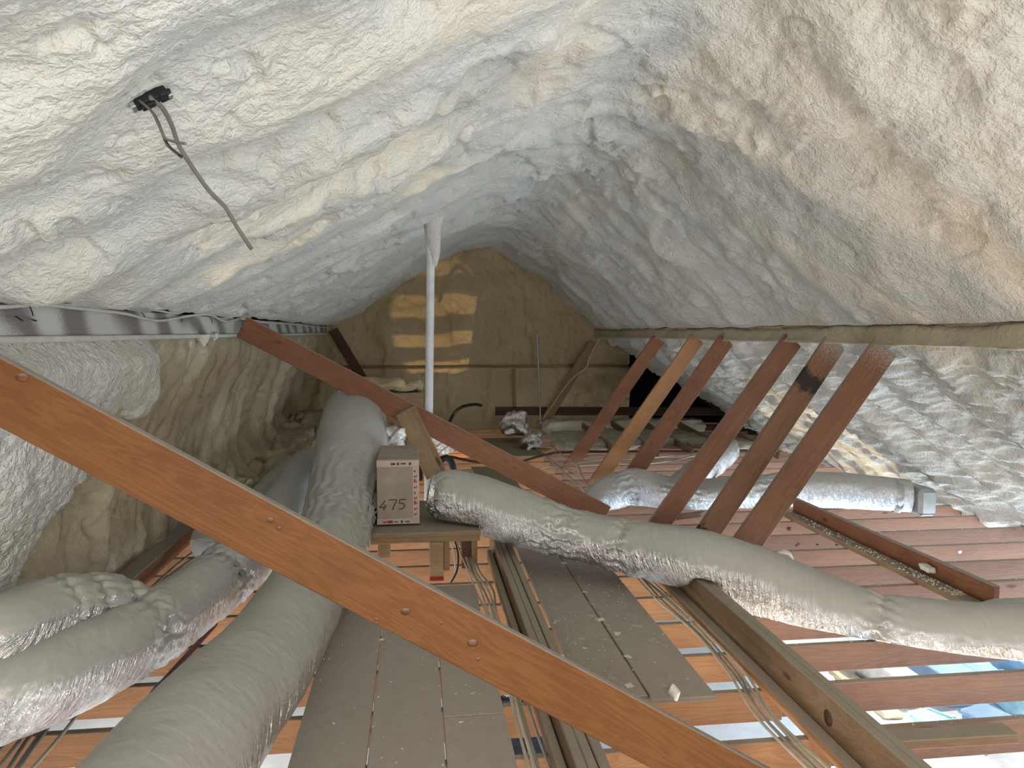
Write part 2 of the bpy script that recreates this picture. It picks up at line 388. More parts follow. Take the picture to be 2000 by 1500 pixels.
CEIL = [(-1.425, 1.712), (-1.26, 1.785), (-0.80, 2.03), (-0.33, 2.31), (0.16, 2.60), (0.66, 2.86), (1.08, 2.99), (1.34, 2.96), (1.62, 2.80), (1.95, 2.56), (2.47, 2.12), (2.86, 1.75), (2.97, 1.645)]
_pc = np.array(CEIL); _pf = spline(np.c_[_pc, np.zeros(len(_pc))], 600)[:, :2]
_sf = np.r_[0, np.cumsum(np.linalg.norm(np.diff(_pf, axis=0), axis=1))]
def foam_sY(x, y):
    r = at(x, y, Y=1.0) - EYE; t = np.linspace(0.3, 12, 3000); P = EYE + r * t[:, None]
    i = np.argmax(P[:, 2] > np.interp(P[:, 0], _pf[:, 0], _pf[:, 1])); return np.interp(P[i, 0], _pf[:, 0], _sf), P[i, 1]
SCALLOPS = [(965, 150, 62, 34, 0.045), (1165, 92, 70, 30, 0.032), (1215, 205, 95, 45, 0.055), (1115, 262, 60, 36, 0.05), (1000, 335, 60, 22, 0.04), (1085, 365, 95, 34, 0.045), (965, 410, 50, 20, 0.04), (1260, 330, 110, 40, 0.035),
            (450, 238, 16, 16, 0.03), (140, 455, 30, 22, 0.035), (60, 470, 26, 20, 0.035), (240, 405, 24, 16, 0.03), (335, 372, 34, 14, 0.025), (170, 500, 40, 14, 0.03), (800, 30, 60, 20, 0.02), (1850, 485, 70, 40, 0.04), (1560, 50, 50, 30, 0.03), (1640, 320, 120, 60, 0.03), (1480, 250, 100, 60, 0.03)]
def dents(S, Y):
    h = np.zeros_like(S); n1 = fbm(S / 0.16, Y / 0.16, 171, 3); n2 = fbm(S / 0.05, Y / 0.05, 175, 2)
    for x, y, rx, ry, dp in SCALLOPS:
        s0, y0 = foam_sY(x, y); s1, y1 = foam_sY(x + rx, y); s2, y2 = foam_sY(x, y + ry)
        A_ = np.array([[s1 - s0, s2 - s0], [y1 - y0, y2 - y0]]); Ai = np.linalg.pinv(A_)
        a, b = Ai[0, 0] * (S - s0) + Ai[0, 1] * (Y - y0), Ai[1, 0] * (S - s0) + Ai[1, 1] * (Y - y0)
        d = np.sqrt(a * a + b * b) + 0.30 * n1 + 0.08 * n2
        rim = sst(0.5, -0.8, b)                              # deep, sharp rim above, fading out below
        h -= dp * (1 - sst(0.80, 1.0, d)) * (0.35 + 0.65 * rim)
    return h
def h_ceil(S, Y, X, Z):
    wy = Y + 0.26 * fbm(S / 0.6, Y / 0.9, 3, 2) + 0.05 * fbm(S / 0.2, Y / 0.25, 5, 2)
    raf = np.cos(2 * np.pi * wy / 0.61)
    side = sst(1.5, 3.0, S)                            # 0 = left slope, 1 = right slope
    h = 0.042 * raf * (0.55 + 0.45 * vnoise(S / 0.6, Y / 0.9, 9)) * (1 - 0.55 * side)
    h += (0.070 + 0.02 * side) * fbm(S / 0.7, Y / 0.6, 21, 3) + 0.022 * side * fbm(S / 0.22, Y / 0.22, 23, 3)
    led = fbm(S / 0.42 + 3.1, Y / 0.36, 40, 3)
    lm = 0.5 + 0.5 * np.tanh(4 * fbm(S / 1.1, Y / 1.1, 44, 2))
    h += 0.024 * lm * np.tanh((led - 0.12) * 9) + 0.010 * lm * np.tanh((fbm(S / 0.2, Y / 0.16, 61, 3) - 0.2) * 10)
    m1 = sst(-0.35, 0.35, fbm(S / 0.7, Y / 0.7, 70, 2))
    cra = 0.30 + 0.70 * (1 - side)
    wS, wY = S + 0.02 * vnoise(S / 0.06, Y / 0.06, 76), Y + 0.02 * vnoise(S / 0.06, Y / 0.06, 78)
    h += cra * m1 * (0.016 * (billow(wS / 0.075, wY / 0.075, 80) - 0.7) + 0.013 * (billow(wS / 0.036, wY / 0.036, 83) - 0.7))
    pit = sst(0.40, 0.62, fbm(S / 0.13, Y / 0.13, 88, 3)); h -= 0.035 * pit * cra
    h += 0.0075 * fbm(S / 0.034, Y / 0.034, 90, 3) + 0.0035 * (billow(wS / 0.020, wY / 0.020, 93) - 0.7)
    edge = sst(0.0, 0.12, S) * sst(0.0, 0.10, S.max() - S)
    h += dents(S, Y)
    return h * (0.25 + 0.75 * edge), 0.02 * fbm(S / 0.2, Y / 0.2, 97, 2)
ceil_y = np.r_[np.arange(-3.0, 0.3, 0.06), ygrid(0.3, 13.05)]
ceiling, CV = sheet('ceiling', CEIL, ceil_y, h_ceil, 'foam')
struct(ceiling)

WL = [(-1.455, 1.575), (-1.51, 1.40), (-1.66, 1.00), (-1.79, 0.55), (-1.84, 0.07)]
def h_left(S, Y, X, Z):
    bnd = 4.1 + 0.55 * fbm(S / 0.35, Y / 0.5, 5, 2) + (0.35 - S) * 1.3      # thick lumpy lift in front of the smooth bays
    near = 1 - sst(-0.10, 0.12, Y - bnd)
    h = near * (0.10 - 0.05 * sst(0.5, 1.0, S) + 0.045 * fbm(S / 0.4, Y / 0.4, 12, 3) + 0.055 * (billow(S / 0.15, Y / 0.13, 14) - 0.6) + 0.034 * (billow(S / 0.065, Y / 0.06, 18) - 0.6) + 0.012 * (billow(S / 0.03, Y / 0.03, 19) - 0.6))
    far = 1 - near
    h += far * (0.09 * fbm(Y / 0.45, S / 2.2, 25, 3) - 0.02 * np.cos(2 * np.pi * Y / 0.61 + 2 * vnoise(Y, S, 31)) + 0.030 * (billow(Y / 0.16, S / 0.5, 27) - 0.6) + 0.025 * np.tanh((fbm(Y / 0.22, S / 0.9, 29, 3) - 0.1) * 8) + 0.018 * fbm(S / 0.1, Y / 0.1, 33, 3))
    h += far * 0.30 * sst(1.05, 1.5, S) * sst(6.2, 7.0, Y) * (0.6 + 0.6 * fbm(S / 0.25, Y / 0.35, 36, 3))   # heaped foam at the foot
    h -= 0.03 * sst(0.4, 0.6, fbm(S / 0.16, Y / 0.16, 41, 3)); h += 0.005 * fbm(S / 0.025, Y / 0.025, 44, 3)
    return h * (0.2 + 0.8 * sst(0, 0.1, S)), 0.02 * fbm(S / 0.2, Y / 0.2, 47, 2)
wall_left, WLV = sheet('wall_left', WL[::-1], np.r_[np.arange(-3.0, 1.2, 0.08), ygrid(1.2, 11.6)],
                     lambda S, Y, X, Z: h_left(S.max() - S, Y, X, Z), 'foam_wall'); struct(wall_left)
# the smooth bays farther back get browner foam, their shade put into the colour
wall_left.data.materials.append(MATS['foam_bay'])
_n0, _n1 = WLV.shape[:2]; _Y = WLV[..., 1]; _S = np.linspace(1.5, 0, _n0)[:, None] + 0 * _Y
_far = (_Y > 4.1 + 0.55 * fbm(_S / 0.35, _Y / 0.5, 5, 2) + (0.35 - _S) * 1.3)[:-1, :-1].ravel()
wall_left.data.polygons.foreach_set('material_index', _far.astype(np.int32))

WR = [(3.035, 1.535), (3.16, 1.43), (3.55, 1.12), (4.20, 0.62), (4.75, 0.18), (5.02, -0.04), (5.10, -0.14)]
def h_right(S, Y, X, Z):
    wy = Y + 0.25 * fbm(S / 0.8, Y / 0.8, 103, 2)
    h = 0.030 * np.cos(2 * np.pi * wy / 0.61) + 0.05 * fbm(S / 0.5, Y / 0.7, 110, 3)
    fold = fbm(S / 0.11, Y / 0.28 + S * 0.8, 114, 3); h += 0.028 * (1 - np.abs(fold) * 2.6)
    h += 0.020 * (billow(S / 0.10, Y / 0.16, 117) - 0.6) + 0.010 * fbm(S / 0.05, Y / 0.09, 119, 3) + 0.005 * fbm(S / 0.02, Y / 0.03, 122, 2)
    h += 0.06 * sst(2.15, 2.5, S) * (0.5 + fbm(S / 0.2, Y / 0.25, 126, 2))
    return h * (0.2 + 0.8 * sst(0, 0.15, S)), 0.03 * fbm(S / 0.2, Y / 0.2, 129, 2)
def keep_right(X, Y, Z):
    lim = np.interp(X, [3.0, 3.15, 3.7, 4.1, 4.5, 4.7, 5.2], [12.9, 12.3, 11.7, 11.1, 10.5, 10.1, 9.6]) + 0.16 * fbm(X / 0.12, Y / 0.5, 140, 3)
    return Y < lim
wall_right, _ = sheet('wall_right', WR, np.r_[np.arange(-3.0, 1.6, 0.08), ygrid(1.6, 13.0)], h_right, 'foam', keep_right); struct(wall_right)

# far gable, sprayed
gx = np.arange(-2.0, 3.62, 0.014); gz = np.arange(-0.25, 3.2, 0.014)
GX, GZ = np.meshgrid(gx, gz, indexing='ij')
hg = 0.07 * fbm(GX / 0.6, GZ / 0.9, 150, 4) + 0.03 * np.tanh(fbm(GX / 0.35, GZ / 0.8, 155, 3) * 5) + 0.012 * fbm(GX / 0.08, GZ / 0.08, 158, 3)
gap = (1 - sst(0.010, 0.024, np.abs(GZ - 1.02 - 0.012 * vnoise(GX / 0.4, GX * 0, 160)))) * sst(-0.25, 0.0, vnoise(GX / 0.7 + 5, GX * 0, 162) + 0.45)
hg -= 0.12 * gap; hg += 0.05 * (1 - sst(0.98, 1.06, GZ))
GV = np.stack([GX, 12.8 - hg, GZ], -1)
wall_back = struct(link('wall_back', mesh_np('wall_back', GV.reshape(-1, 3), grid_faces(len(gx), len(gz))), 'foam_gable'))
# behind the foam: roof deck and added panels, the corner's shade painted black
for nm, lo, hi in (('void_panel', (2.4, 14.9, -0.4), (6.2, 15.0, 3.4)), ('void_panel', (3.60, 12.78, 1.30), (6.2, 12.84, 3.4))):
    boxo(nm, lo, hi, 'void_shade', wall_back, 0)
boxo('void_panel', (2.4, 12.9, -0.26), (6.2, 15.0, -0.2), 'void_shade', wall_back, 0); boxo('void_panel', (5.35, 9.2, -0.4), (5.42, 15.0, 1.2), 'void_shade', wall_back, 0)
boxo('void_panel', (2.35, 12.95, -0.3), (2.41, 15.0, 3.4), 'void_shade', wall_back, 0)
deck_l = beam('roof_deck', (-2.0, 6.0, 1.55), (1.15, 6.0, 3.40), 18.2, 0.05, 'dark_wood', ceiling)
deck_r = beam('roof_deck', (1.0, 6.0, 3.66), (6.05, 6.0, -0.36), 18.2, 0.05, 'void_shade', ceiling)
boxo('gable_sheathing', (-2.4, 13.1, -0.3), (2.4, 13.2, 3.5), 'dark_wood', wall_back, 0)
# gable behind the camera, middle opening added for the front fill
wf = struct(bpy.data.objects.new('wall_front', None)); COL.objects.link(wf); wf.location = (0, -3.0, 0)
for lo, hi in (((-2.2, -3.08, -0.2), (-0.9, -3.0, 3.4)), ((2.1, -3.08, -0.2), (5.6, -3.0, 3.4)), ((-0.9, -3.08, -0.2), (2.1, -3.0, 0.5)), ((-0.9, -3.08, 2.4), (2.1, -3.0, 3.4))):
    boxo('gable_panel', lo, hi, 'foam_gable', wf, 0)
# left side closed outside the foam
sl_ = boxo('wall_sheathing', (-2.05, -3.0, -0.3), (-2.0, 13.1, 1.7), 'dark_wood', wall_left, 0)

# ------------------------------------------------------------------ attic floor: joists 16 in. on centre
floor = bpy.data.objects.new('floor', None); COL.objects.link(floor); struct(floor); floor.empty_display_size = 0.2
J_TOP, J_H, J_W = 0.0, 0.142, 0.038
jm = {}
for mname, x0, x1 in (('joist_wood', -1.95, 1.62), ('joist_wood_pink', 1.56, 5.30)):
    jm[mname] = box_mesh('joist', x1 - x0, J_W, J_H, 0.003, ((x1 - x0) / 2, 0, 0))
    jm[mname].materials.append(MATS[mname])
for k in range(-7, 27):
    y = 2.752 + 0.4065 * k
    for mname, x0, off in (('joist_wood', -1.95, 0.0), ('joist_wood_pink', 1.56, 0.040)):
        if y > 13: continue
        o = bpy.data.objects.new('joist', jm[mname]); COL.objects.link(o); o.parent = floor
        o.location = (x0, y + J_W / 2 + off + random.uniform(-0.006, 0.006), J_TOP - J_H / 2 + random.uniform(-0.004, 0.0))
        o.rotation_euler = (0, 0, random.uniform(-0.0015, 0.0015))

# ------------------------------------------------------------------ room below and patio
low = boxo('floor_lower', (-4.6, -3.6, -2.72), (5.6, 13.6, -2.62), 'room_floor', None, 0); low.name = 'floor.001'; struct(low)
pat = boxo('patio', (5.6, -4, -2.74), (22, 22, -2.64), 'patio', None, 0); struct(pat); pat.name = 'floor.002'
lw = boxo('wall_west', (-4.15, -3.6, -2.62), (-4.05, 13.6, -0.14), 'drywall', None, 0); struct(lw)
lb = boxo('wall_north', (-4.1, 13.3, -2.62), (5.4, 13.4, -0.14), 'drywall', None, 0); struct(lb)
lc = boxo('wall_south', (-4.1, -3.6, -2.62), (5.4, -3.5, -0.14), 'drywall', None, 0); struct(lc)
lcl = boxo('ceiling_lower', (-4.1, -3.6, -0.30), (-1.98, 13.4, -0.20), 'drywall', None, 0); struct(lcl); lcl.name = 'ceiling.001'

# ================================================================== THE TIMBERS
def timber(name, label, p0, p1, wy, hz, m, cat='beam', group=None, up=(0, 0, 1), wob=0.0):
    return tag(beam(name, p0, p1, wy, hz, m, None, up, 0.004, wob), label, cat, group)

# purlins (horizontal timbers under the rafters)
pl = tag(thing('purlin', '', 'beam', (-1.455, 2.0, 1.58)), 'dark horizontal purlin streaked with white overspray along the left foam slope', 'beam')
beam('timber', (-1.455, -2.9, 1.645), (-1.455, 12.7, 1.645), 0.045, 0.125, 'oversprayed_wood', pl)
beam('lower_lip', (-1.44, -2.9, 1.572), (-1.44, 12.6, 1.572), 0.060, 0.022, 'cable_coated', pl, wob=0.004)
for k in range(4):      # bent nails and staples
    y = (3.05, 4.25, 4.9, 5.6)[k]
    tube('staple', [(-1.425, y, 1.70), (-1.415, y + 0.01, 1.685), (-1.418, y + 0.03, 1.66)], 0.0025, 'cable_black', pl, 5)
tube('nail', [(-1.43, 3.10, 1.645), (-1.385, 3.03, 1.640)], 0.003, 'cable_black', pl, 5)
tube('nail', [(-1.43, 2.98, 1.655), (-1.385, 2.93, 1.640)], 0.003, 'cable_black', pl, 5)
pr = thing('purlin', 'tan foam-crusted horizontal purlin along the right foam slope', 'beam', (3.0, 5.0, 1.52))
n = 900; ys = np.linspace(0.8, 12.6, n); zs = np.linspace(0, 1, 10)
prof = [(0.05, 0.135), (0.0, 0.12), (-0.018, 0.08), (-0.018, 0.04), (-0.03, 0.02), (-0.045, 0.006), (-0.03, -0.004), (0.03, -0.006)]
A = np.array([[(3.0 + dx + 0.010 * 0, y, 1.518 + dz) for dx, dz in prof] for y in ys])
A[..., 0] += 0.030 * fbm(A[..., 1] / 0.5, A[..., 2] / 0.15, 203, 2) - 0.01; A[..., 0] += 0.016 * fbm(A[..., 1] / 0.18, A[..., 2] / 0.05, 201, 3); A[..., 2] += 0.008 * fbm(A[..., 1] / 0.25, A[..., 2] / 0.1, 205, 3)
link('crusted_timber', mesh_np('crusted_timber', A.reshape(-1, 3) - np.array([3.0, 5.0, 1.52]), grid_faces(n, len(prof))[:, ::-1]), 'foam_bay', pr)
beam('timber', (3.02, -2.9, 1.585), (3.02, 12.7, 1.585), 0.04, 0.13, 'foam_gable', pr)

# left struts: from the left purlin down to the right
def lstrut(label, pa, pb, Y, ext0, ext1, h, m, group=None):
    a, b = at(*pa, Y=Y), at(*pb, Y=Y); d = (b - a) / np.linalg.norm(b - a)
    a, b = a - d * ext0, b + d * ext1
    return timber('roof_strut', label, tuple(a), tuple(b), 0.038, h, m, 'strut', group)
fgl = lstrut('', (0, 762), (1300, 1452), 2.41, 0.16, 0.43, 0.182, 'strut_wood'); fgl.name = 'timber'
for k_ in ('label', 'category'): del fgl[k_]
fg = thing('roof_strut', 'wide orange-brown diagonal timber crossing the whole foreground', 'strut', tuple(fgl.matrix_world.translation)); adopt(fgl, fg)
for x, y, r_ in ((792, 1195, 0.011), (923, 1256, 0.012), (736, 1210, 0.005), (862, 1218, 0.004), (934, 1288, 0.005), (44, 738, 0.013), (528, 1016, 0.008), (545, 1032, 0.006)):
    p = at(x, y, Y=2.41 - 0.0192)
    for rr_, mm_ in ((r_, 'knot_wood'), (r_ * 0.78, 'strut_wood_red')):
        o = tube('knot', [p + [0, -0.0004 if rr_ == r_ else -0.0008, 0], p + [0, 0.004, 0]], rr_, mm_, fg, 16, 0.1); o.scale = (1.5, 1, 1.0)
lstrut('long reddish diagonal strut passing in front of the white pipe', (500, 652), (1140, 985), 6.36, 0.12, 0.22, 0.180, 'strut_wood_red')
lstrut('short dark strut far back at the end of the left purlin', (657, 655), (705, 735), 12.2, 0.1, 2.2, 0.15, 'dark_wood')
# right struts: six leaning timbers from the right purlin down to the left
RS = [((1728, 678), (1453, 1068), 4.70, 0.190, 'strut_sprayed', 'dark brown leaning strut with pale spray on its head, nearest of the six right struts'),
      ((1630, 670), (1385, 1036), 5.29, 0.175, 'strut_scorched', 'leaning strut with heavily sprayed head and a black scorch mark, second nearest on the right'),
      ((1548, 664), (1300, 1006), 5.90, 0.170, 'strut_wood_red', 'brown leaning strut third from the right between scorched strut and silver duct bend'),
      ((1419, 662), (1236, 926), 7.22, 0.165, 'strut_wood_red', 'dark red leaning strut, fourth from the right'),
      ((1361, 662), (1160, 950), 8.00, 0.165, 'joist_wood', 'lighter brown leaning strut with knots, fifth from the right'),
      ((1286, 662), (1110, 916), 9.30, 0.165, 'strut_wood_red', 'farthest and leftmost of the six right leaning struts')]
for i, (pa, pb, Y, h, m, lab) in enumerate(RS):
    a, b = at(*pa, Y=Y), at(*pb, Y=Y); d = (b - a) / np.linalg.norm(b - a)
    t = (0.0 - b[2]) / d[2] if b[2] > 0 else -0.0
    b = b + d * max(t, 0.0)
    timber('roof_strut', lab, tuple(a), tuple(b), 0.038, h, m, 'strut', 'leaning struts under the right purlin')
# far struts, rods and posts
lstr = timber('roof_strut', 'far olive-brown leaning board with a cable stapled along it', tuple(at(1160, 668, Y=12.0)), tuple(at(1062, 826, Y=12.0)), 0.04, 0.15, 'beam_wood', 'strut')
tag(tube('electrical_cable', [at(1172, 660, Y=11.9), at(1150, 700, Y=11.93), at(1146, 716, Y=11.93), at(1110, 748, Y=11.93), at(1060, 820, Y=11.93)], 0.012, 'cable_beige', None, 6), 'pale cable running down the far leaning olive board', 'cable')
tag(tube('threaded_rod', [at(1049, 645, Y=12.0), at(1056, 828, Y=12.0)], 0.014, 'zinc', None, 8), 'thin grey upright rod standing before the far gable wall', 'rod')
timber('post', 'thin upright wooden post at the far gable wall', tuple(at(1004, 720, Y=12.4)), tuple(at(1005, 815, Y=12.4)), 0.05, 0.035, 'beam_wood', 'post', up=(0, 1, 0))
timber('header_beam', 'dark horizontal beam low across the far gable wall', tuple(at(968, 803, Y=12.3)), tuple(at(1500, 803, Y=12.3)), 0.09, 0.13, 'dark_wood')
timber('header_beam', 'dark lower sill beam beneath the far header beam', tuple(at(1075, 826, Y=12.0)), tuple(at(1480, 838, Y=12.0)), 0.09, 0.10, 'dark_wood')
# leaning two-ply post behind the box
lp = thing('leaning_post', 'olive two-ply leaning post behind the taped duct box', 'post', tuple(at(845, 925, Y=6.0)))
a, b = at(788, 805, Y=6.12), at(848, 930, Y=6.12)
beam('ply', tuple(a), tuple(b), 0.038, 0.13, 'beam_wood', lp); beam('ply', tuple(a + [0.03, 0.041, 0.02]), tuple(b + [0.03, 0.041, 0.02]), 0.038, 0.14, 'beam_wood', lp)

# timbers lying on the joists
lb_ = thing('strongback_beam', 'dusty grey triple-ply beam lying between the plank walkways', 'beam', (0.58, 1.6, 0.0))
for k, (x, dz) in enumerate(((0.540, 0.0), (0.579, -0.004), (0.618, 0.003))):
    beam('ply', (x, 1.3, 0.0715 + dz), (x + 0.006, 5.55, 0.0715 + dz), 0.0375, 0.142, 'beam_wood', lb_)
beam('side_cleat', (0.498, 1.3, 0.035), (0.500, 5.3, 0.035), 0.036, 0.068, 'beam_wood', lb_)
rb_ = thing('strongback_beam', 'brown two-ply beam with a large knot running to the lower right corner', 'beam', (1.62, 1.6, 0.0))
beam('ply', (1.600, 1.2, 0.095), (1.600, 4.65, 0.095), 0.039, 0.188, 'beam_wood', rb_); beam('ply', (1.642, 1.2, 0.092), (1.642, 4.6, 0.092), 0.039, 0.184, 'beam_wood', rb_)
beam('side_cleat', (1.545, 1.2, 0.022), (1.550, 4.7, 0.022), 0.06, 0.042, 'joist_wood', rb_)
kn = tube('knot', [(1.5795, 2.72, 0.10), (1.583, 2.72, 0.10)], 0.032, 'dark_wood', rb_, 14)
lbr = thing('brace', 'L-shaped brown brace of two boards littered with crumbs on the right joists', 'brace', (3.38, 4.6, 0.0))
beam('flat_board', (3.215, 3.90, 0.0195), (3.215, 6.25, 0.0195), 0.14, 0.038, 'beam_wood', lbr)
beam('edge_board', (3.266, 3.90, 0.099), (3.266, 6.25, 0.099), 0.038, 0.12, 'strut_wood_red', lbr)
wp = timber('wall_plate', 'reddish wall plate under the left foam wall', (-1.79, 1.4, 0.055), (-1.765, 6.6, 0.055), 0.13, 0.11, 'strut_wood_red')

# short scraps nailed to the joists at the right edge
timber('wood_block', 'flat grey scrap nailed on the joist at the lower right', tuple(at(1745, 1445, z=0.02)), tuple(at(1975, 1432, z=0.02)), 0.09, 0.038, 'beam_wood', 'wood block')
timber('wood_block', 'gusset scrap under the silver duct bend on the right', (2.02, 6.05, 0.06), (2.28, 5.85, 0.14), 0.14, 0.03, 'joist_wood_pink', 'wood block')

# planks
def plank(label, x0, x1, y0, y1, m='plank_wood', z=0.0, th=0.022, dx=0.0):
    return tag(beam('plank', ((x0 + x1) / 2, y0, z + th / 2 + 0.001), ((x0 + x1) / 2 + dx, y1, z + th / 2 + 0.001), abs(x1 - x0) - 0.004, th, m, None, (0, 0, 1), 0.0025), label, 'plank', 'walkway planks on the joists')
plank('brownish walkway plank right beside the fat silver duct', -0.477, -0.193, 1.2, 4.72, 'plank_wood')
plank('middle grey plank of the left walkway', -0.191, 0.096, 1.2, 4.72)
plank('near grey plank on the right of the left walkway, butted at a cross seam', 0.098, 0.356, 1.2, 3.06)
plank('far grey plank of the left walkway beyond the cross seam', 0.098, 0.354, 3.065, 4.70)
plank('left plank of the flake-strewn right walkway', 0.712, 0.990, 3.14, 5.65)
plank('right plank of the flake-strewn right walkway', 0.996, 1.286, 3.10, 5.45)
plank('pale plywood board behind the round duct, left of the far walkway', 0.24, 0.62, 6.55, 8.6, 'plywood')
plank('pale plywood board behind the round duct, right of the far walkway', 0.63, 1.05, 6.55, 8.9, 'plywood')
plank('plywood sheet farther back near the crumpled foil', 0.75, 1.65, 9.6, 11.3, 'plywood')

# ================================================================== DUCTS
def support(x, y):
    """height of whatever carries a duct at (x, y): joists, planks, beams, the stand"""
    def rect(x0, x1, y0, y1, z, e=0.05): return z * sst(x0 - e, x0, x) * (1 - sst(x1, x1 + e, x)) * sst(y0 - e, y0, y) * (1 - sst(y1, y1 + e, y))
    z = np.full(x.shape, 0.006)
    for r in ((-0.48, 0.36, 1.2, 4.72, 0.028), (0.71, 1.29, 3.1, 5.65, 0.028), (0.47, 0.64, 1.3, 5.56, 0.150), (1.57, 1.67, 1.2, 4.66, 0.196), (-0.31, 0.41, 4.85, 5.81, 0.326), (3.14, 3.29, 3.98, 6.25, 0.166)):
        z = np.maximum(z, rect(*r))
    return z
def duct_mesh(name, P, rads, seed, m, wr=0.010, pinch=(), step=0.011, ns=104, zmin=0.004, diag=1.3):
    P = np.asarray(P, float); L = np.linalg.norm(np.diff(P, axis=0), axis=1).sum(); n = int(L / step)
    Q, R, t = spline(P, n, rads)
    for s, wd, dp in pinch: R = R * (1 - dp * np.exp(-((t / t[-1] - s) / wd) ** 2))
    pin = np.zeros(n)
    for s, wd, dp in pinch: pin += np.exp(-((t / t[-1] - s) / (wd * 2.2)) ** 2)
    def disp(I, TH, RR):
        s = t[I.astype(int)]; a = TH * RR
        cx, sx_ = np.cos(TH) * 1.4, np.sin(TH) * 1.4
        lo = fbm(s / 0.30, cx + 3 * seed, seed, 2) * 0.6 + fbm(s / 0.30, sx_ + seed, seed + 3, 2) * 0.6
        ww = fbm(s / 0.055 + diag * TH + 1.5 * vnoise(s / 0.4, cx, seed + 5), cx * 1.2 + sx_ * 0.7, seed + 7, 3)
        crease = -np.exp(-(fbm(s / 0.16 + 0.5 * diag * TH, sx_ * 1.5 + cx, seed + 11, 2) / 0.045) ** 2)
        und = np.clip(0.35 - 0.75 * np.cos(TH), 0.10, 1.0)           # the loose, wrinkled underside
        pn = pin[I.astype(int)]
        rad = np.sin(TH * 17 + 3 * vnoise(s / 0.05, cx * 2, seed + 13)) * pn * 0.008
        return lo * 0.011 + 0.75 * wr * (ww * (und + 0.5 * pn) + 0.18 * crease * (0.3 + und + 2 * pn)) + rad + 0.002 * fbm(s / 0.02, a / 0.02, seed + 17, 2)
    V, Fc, cp = tube_np(Q, R, ns, disp)
    # rest on the joists: flattened underside
    z = V[:, 2]; lim = support(V[:, 0], V[:, 1]); V[:, 2] = np.where(z < lim + 0.03, lim + 0.03 * np.exp(np.clip((z - lim - 0.03) / 0.03, -4, 0)), z)
    base = P[0].copy(); me = bpy.data.meshes.new(name)
    me.from_pydata((V - base).tolist(), [], Fc.tolist() + cp.tolist()); me.polygons.foreach_set('use_smooth', np.ones(len(me.polygons), bool)); me.update()
    uvv = np.zeros((len(V), 2)); th_ = np.linspace(0, 2 * np.pi, ns, endpoint=False)
    uvv[:n * ns, 0] = np.repeat(t, ns); uvv[:n * ns, 1] = (np.abs(np.tile(th_, n) - np.pi)) * 0.2
    li = np.zeros(len(me.loops), np.int32); me.loops.foreach_get('vertex_index', li)
    uvl = me.uv_layers.new(name='wrap'); uvl.data.foreach_set('uv', uvv[li].astype(np.float32).ravel())
    me.materials.append(MATS[m]); return me, base, Q, R
def duct(label, P, rads, seed, m='duct_foil', **kw):
    me, base, Q, R = duct_mesh('jacket', P, rads, seed, m, **kw)
    th = thing('flexible_duct', label, 'duct', tuple(base))
    j = link('jacket', me, None, th)
    return th, Q, R
def band(th, Q, R, s, wdt, m, name='strap', grow=1.01, seed=0):
    """strap or tape wound once around a duct at fraction s of its length"""
    n = len(Q); i = int(s * (n - 1)); k = max(2, int(wdt / 0.011 / 2)); i0, i1 = max(0, i - k), min(n - 1, i + k)
    q_ = Q[i0:i1 + 1]; q_ = np.vstack([q_, q_[-1:] + (q_[-1:] - q_[-2:-1])])
    V, Fc, _ = tube_np(q_, np.full(len(q_), R[i] * grow), 72, lambda I, T, RR: 0.006 * fbm(I / 3.0, np.cos(T) * 3 + np.sin(T), seed, 2), cap=False)
    V[:, 2] = np.maximum(V[:, 2], 0.003)
    o = link(name, mesh_np(name, V - Q[0], Fc), m, th); o.location = Vector(Q[0]) - Vector(th.location); return o
# printed tape: pale foil with dark lettering-like dashes
q = NT('printed_tape'); v = q.obj()
d1 = q.noise(q.n('ShaderNodeVectorMath', {0: v, 1: (70, 70, 25)}, operation='MULTIPLY').outputs[0], 1.0, 2, 0.6)
d2 = q.noise(v, 9, 2)
mk = q.math('MULTIPLY', q.ramp(d1, 0.60, 0.64), q.ramp(d2, 0.48, 0.54))
q.set(Base_Color=q.mix(mk, (0.40, 0.38, 0.34), (0.03, 0.03, 0.03)), Roughness=0.4, Metallic=0.35)
q.bump(q.noise(v, 60, 3), 0.5, 0.01)

def pts(*L): return [at(x, y, Y=Y) for x, y, Y in L]
dA, QA, RA = duct('fat silver insulated duct descending from the far left into the bottom foreground', pts((690, 806, 6.75), (690, 826, 6.5), (688, 866, 6.05), (680, 930, 5.6), (665, 1000, 5.15), (638, 1080, 4.6), (590, 1172, 4.0), (525, 1278, 3.32), (442, 1380, 2.85), (352, 1490, 2.45), (250, 1630, 2.1), (110, 1830, 1.75), (-80, 2150, 1.4)),
                  [0.235, 0.27, 0.275, 0.265, 0.245, 0.225, 0.215, 0.215, 0.222, 0.228, 0.23, 0.23, 0.23], 3, wr=0.012, pinch=((0.34, 0.045, 0.06),))
band(dA, QA, RA, 0.015, 0.05, 'duct_foil', 'strap', 1.02, 5)
tA = at(690, 790, Y=6.95)
tube('duct_collar', [QA[0] + [0, 0.0, 0.0], QA[0] + [-0.06, 0.45, -0.02]], 0.20, 'zinc', dA, 40)
boxo('printed_sticker', tuple(at(616, 838, Y=6.1) + [-0.006, -0.02, -0.025]), tuple(at(616, 838, Y=6.1) + [0.006, 0.02, 0.025]), 'black_plastic', dA, 0.001)
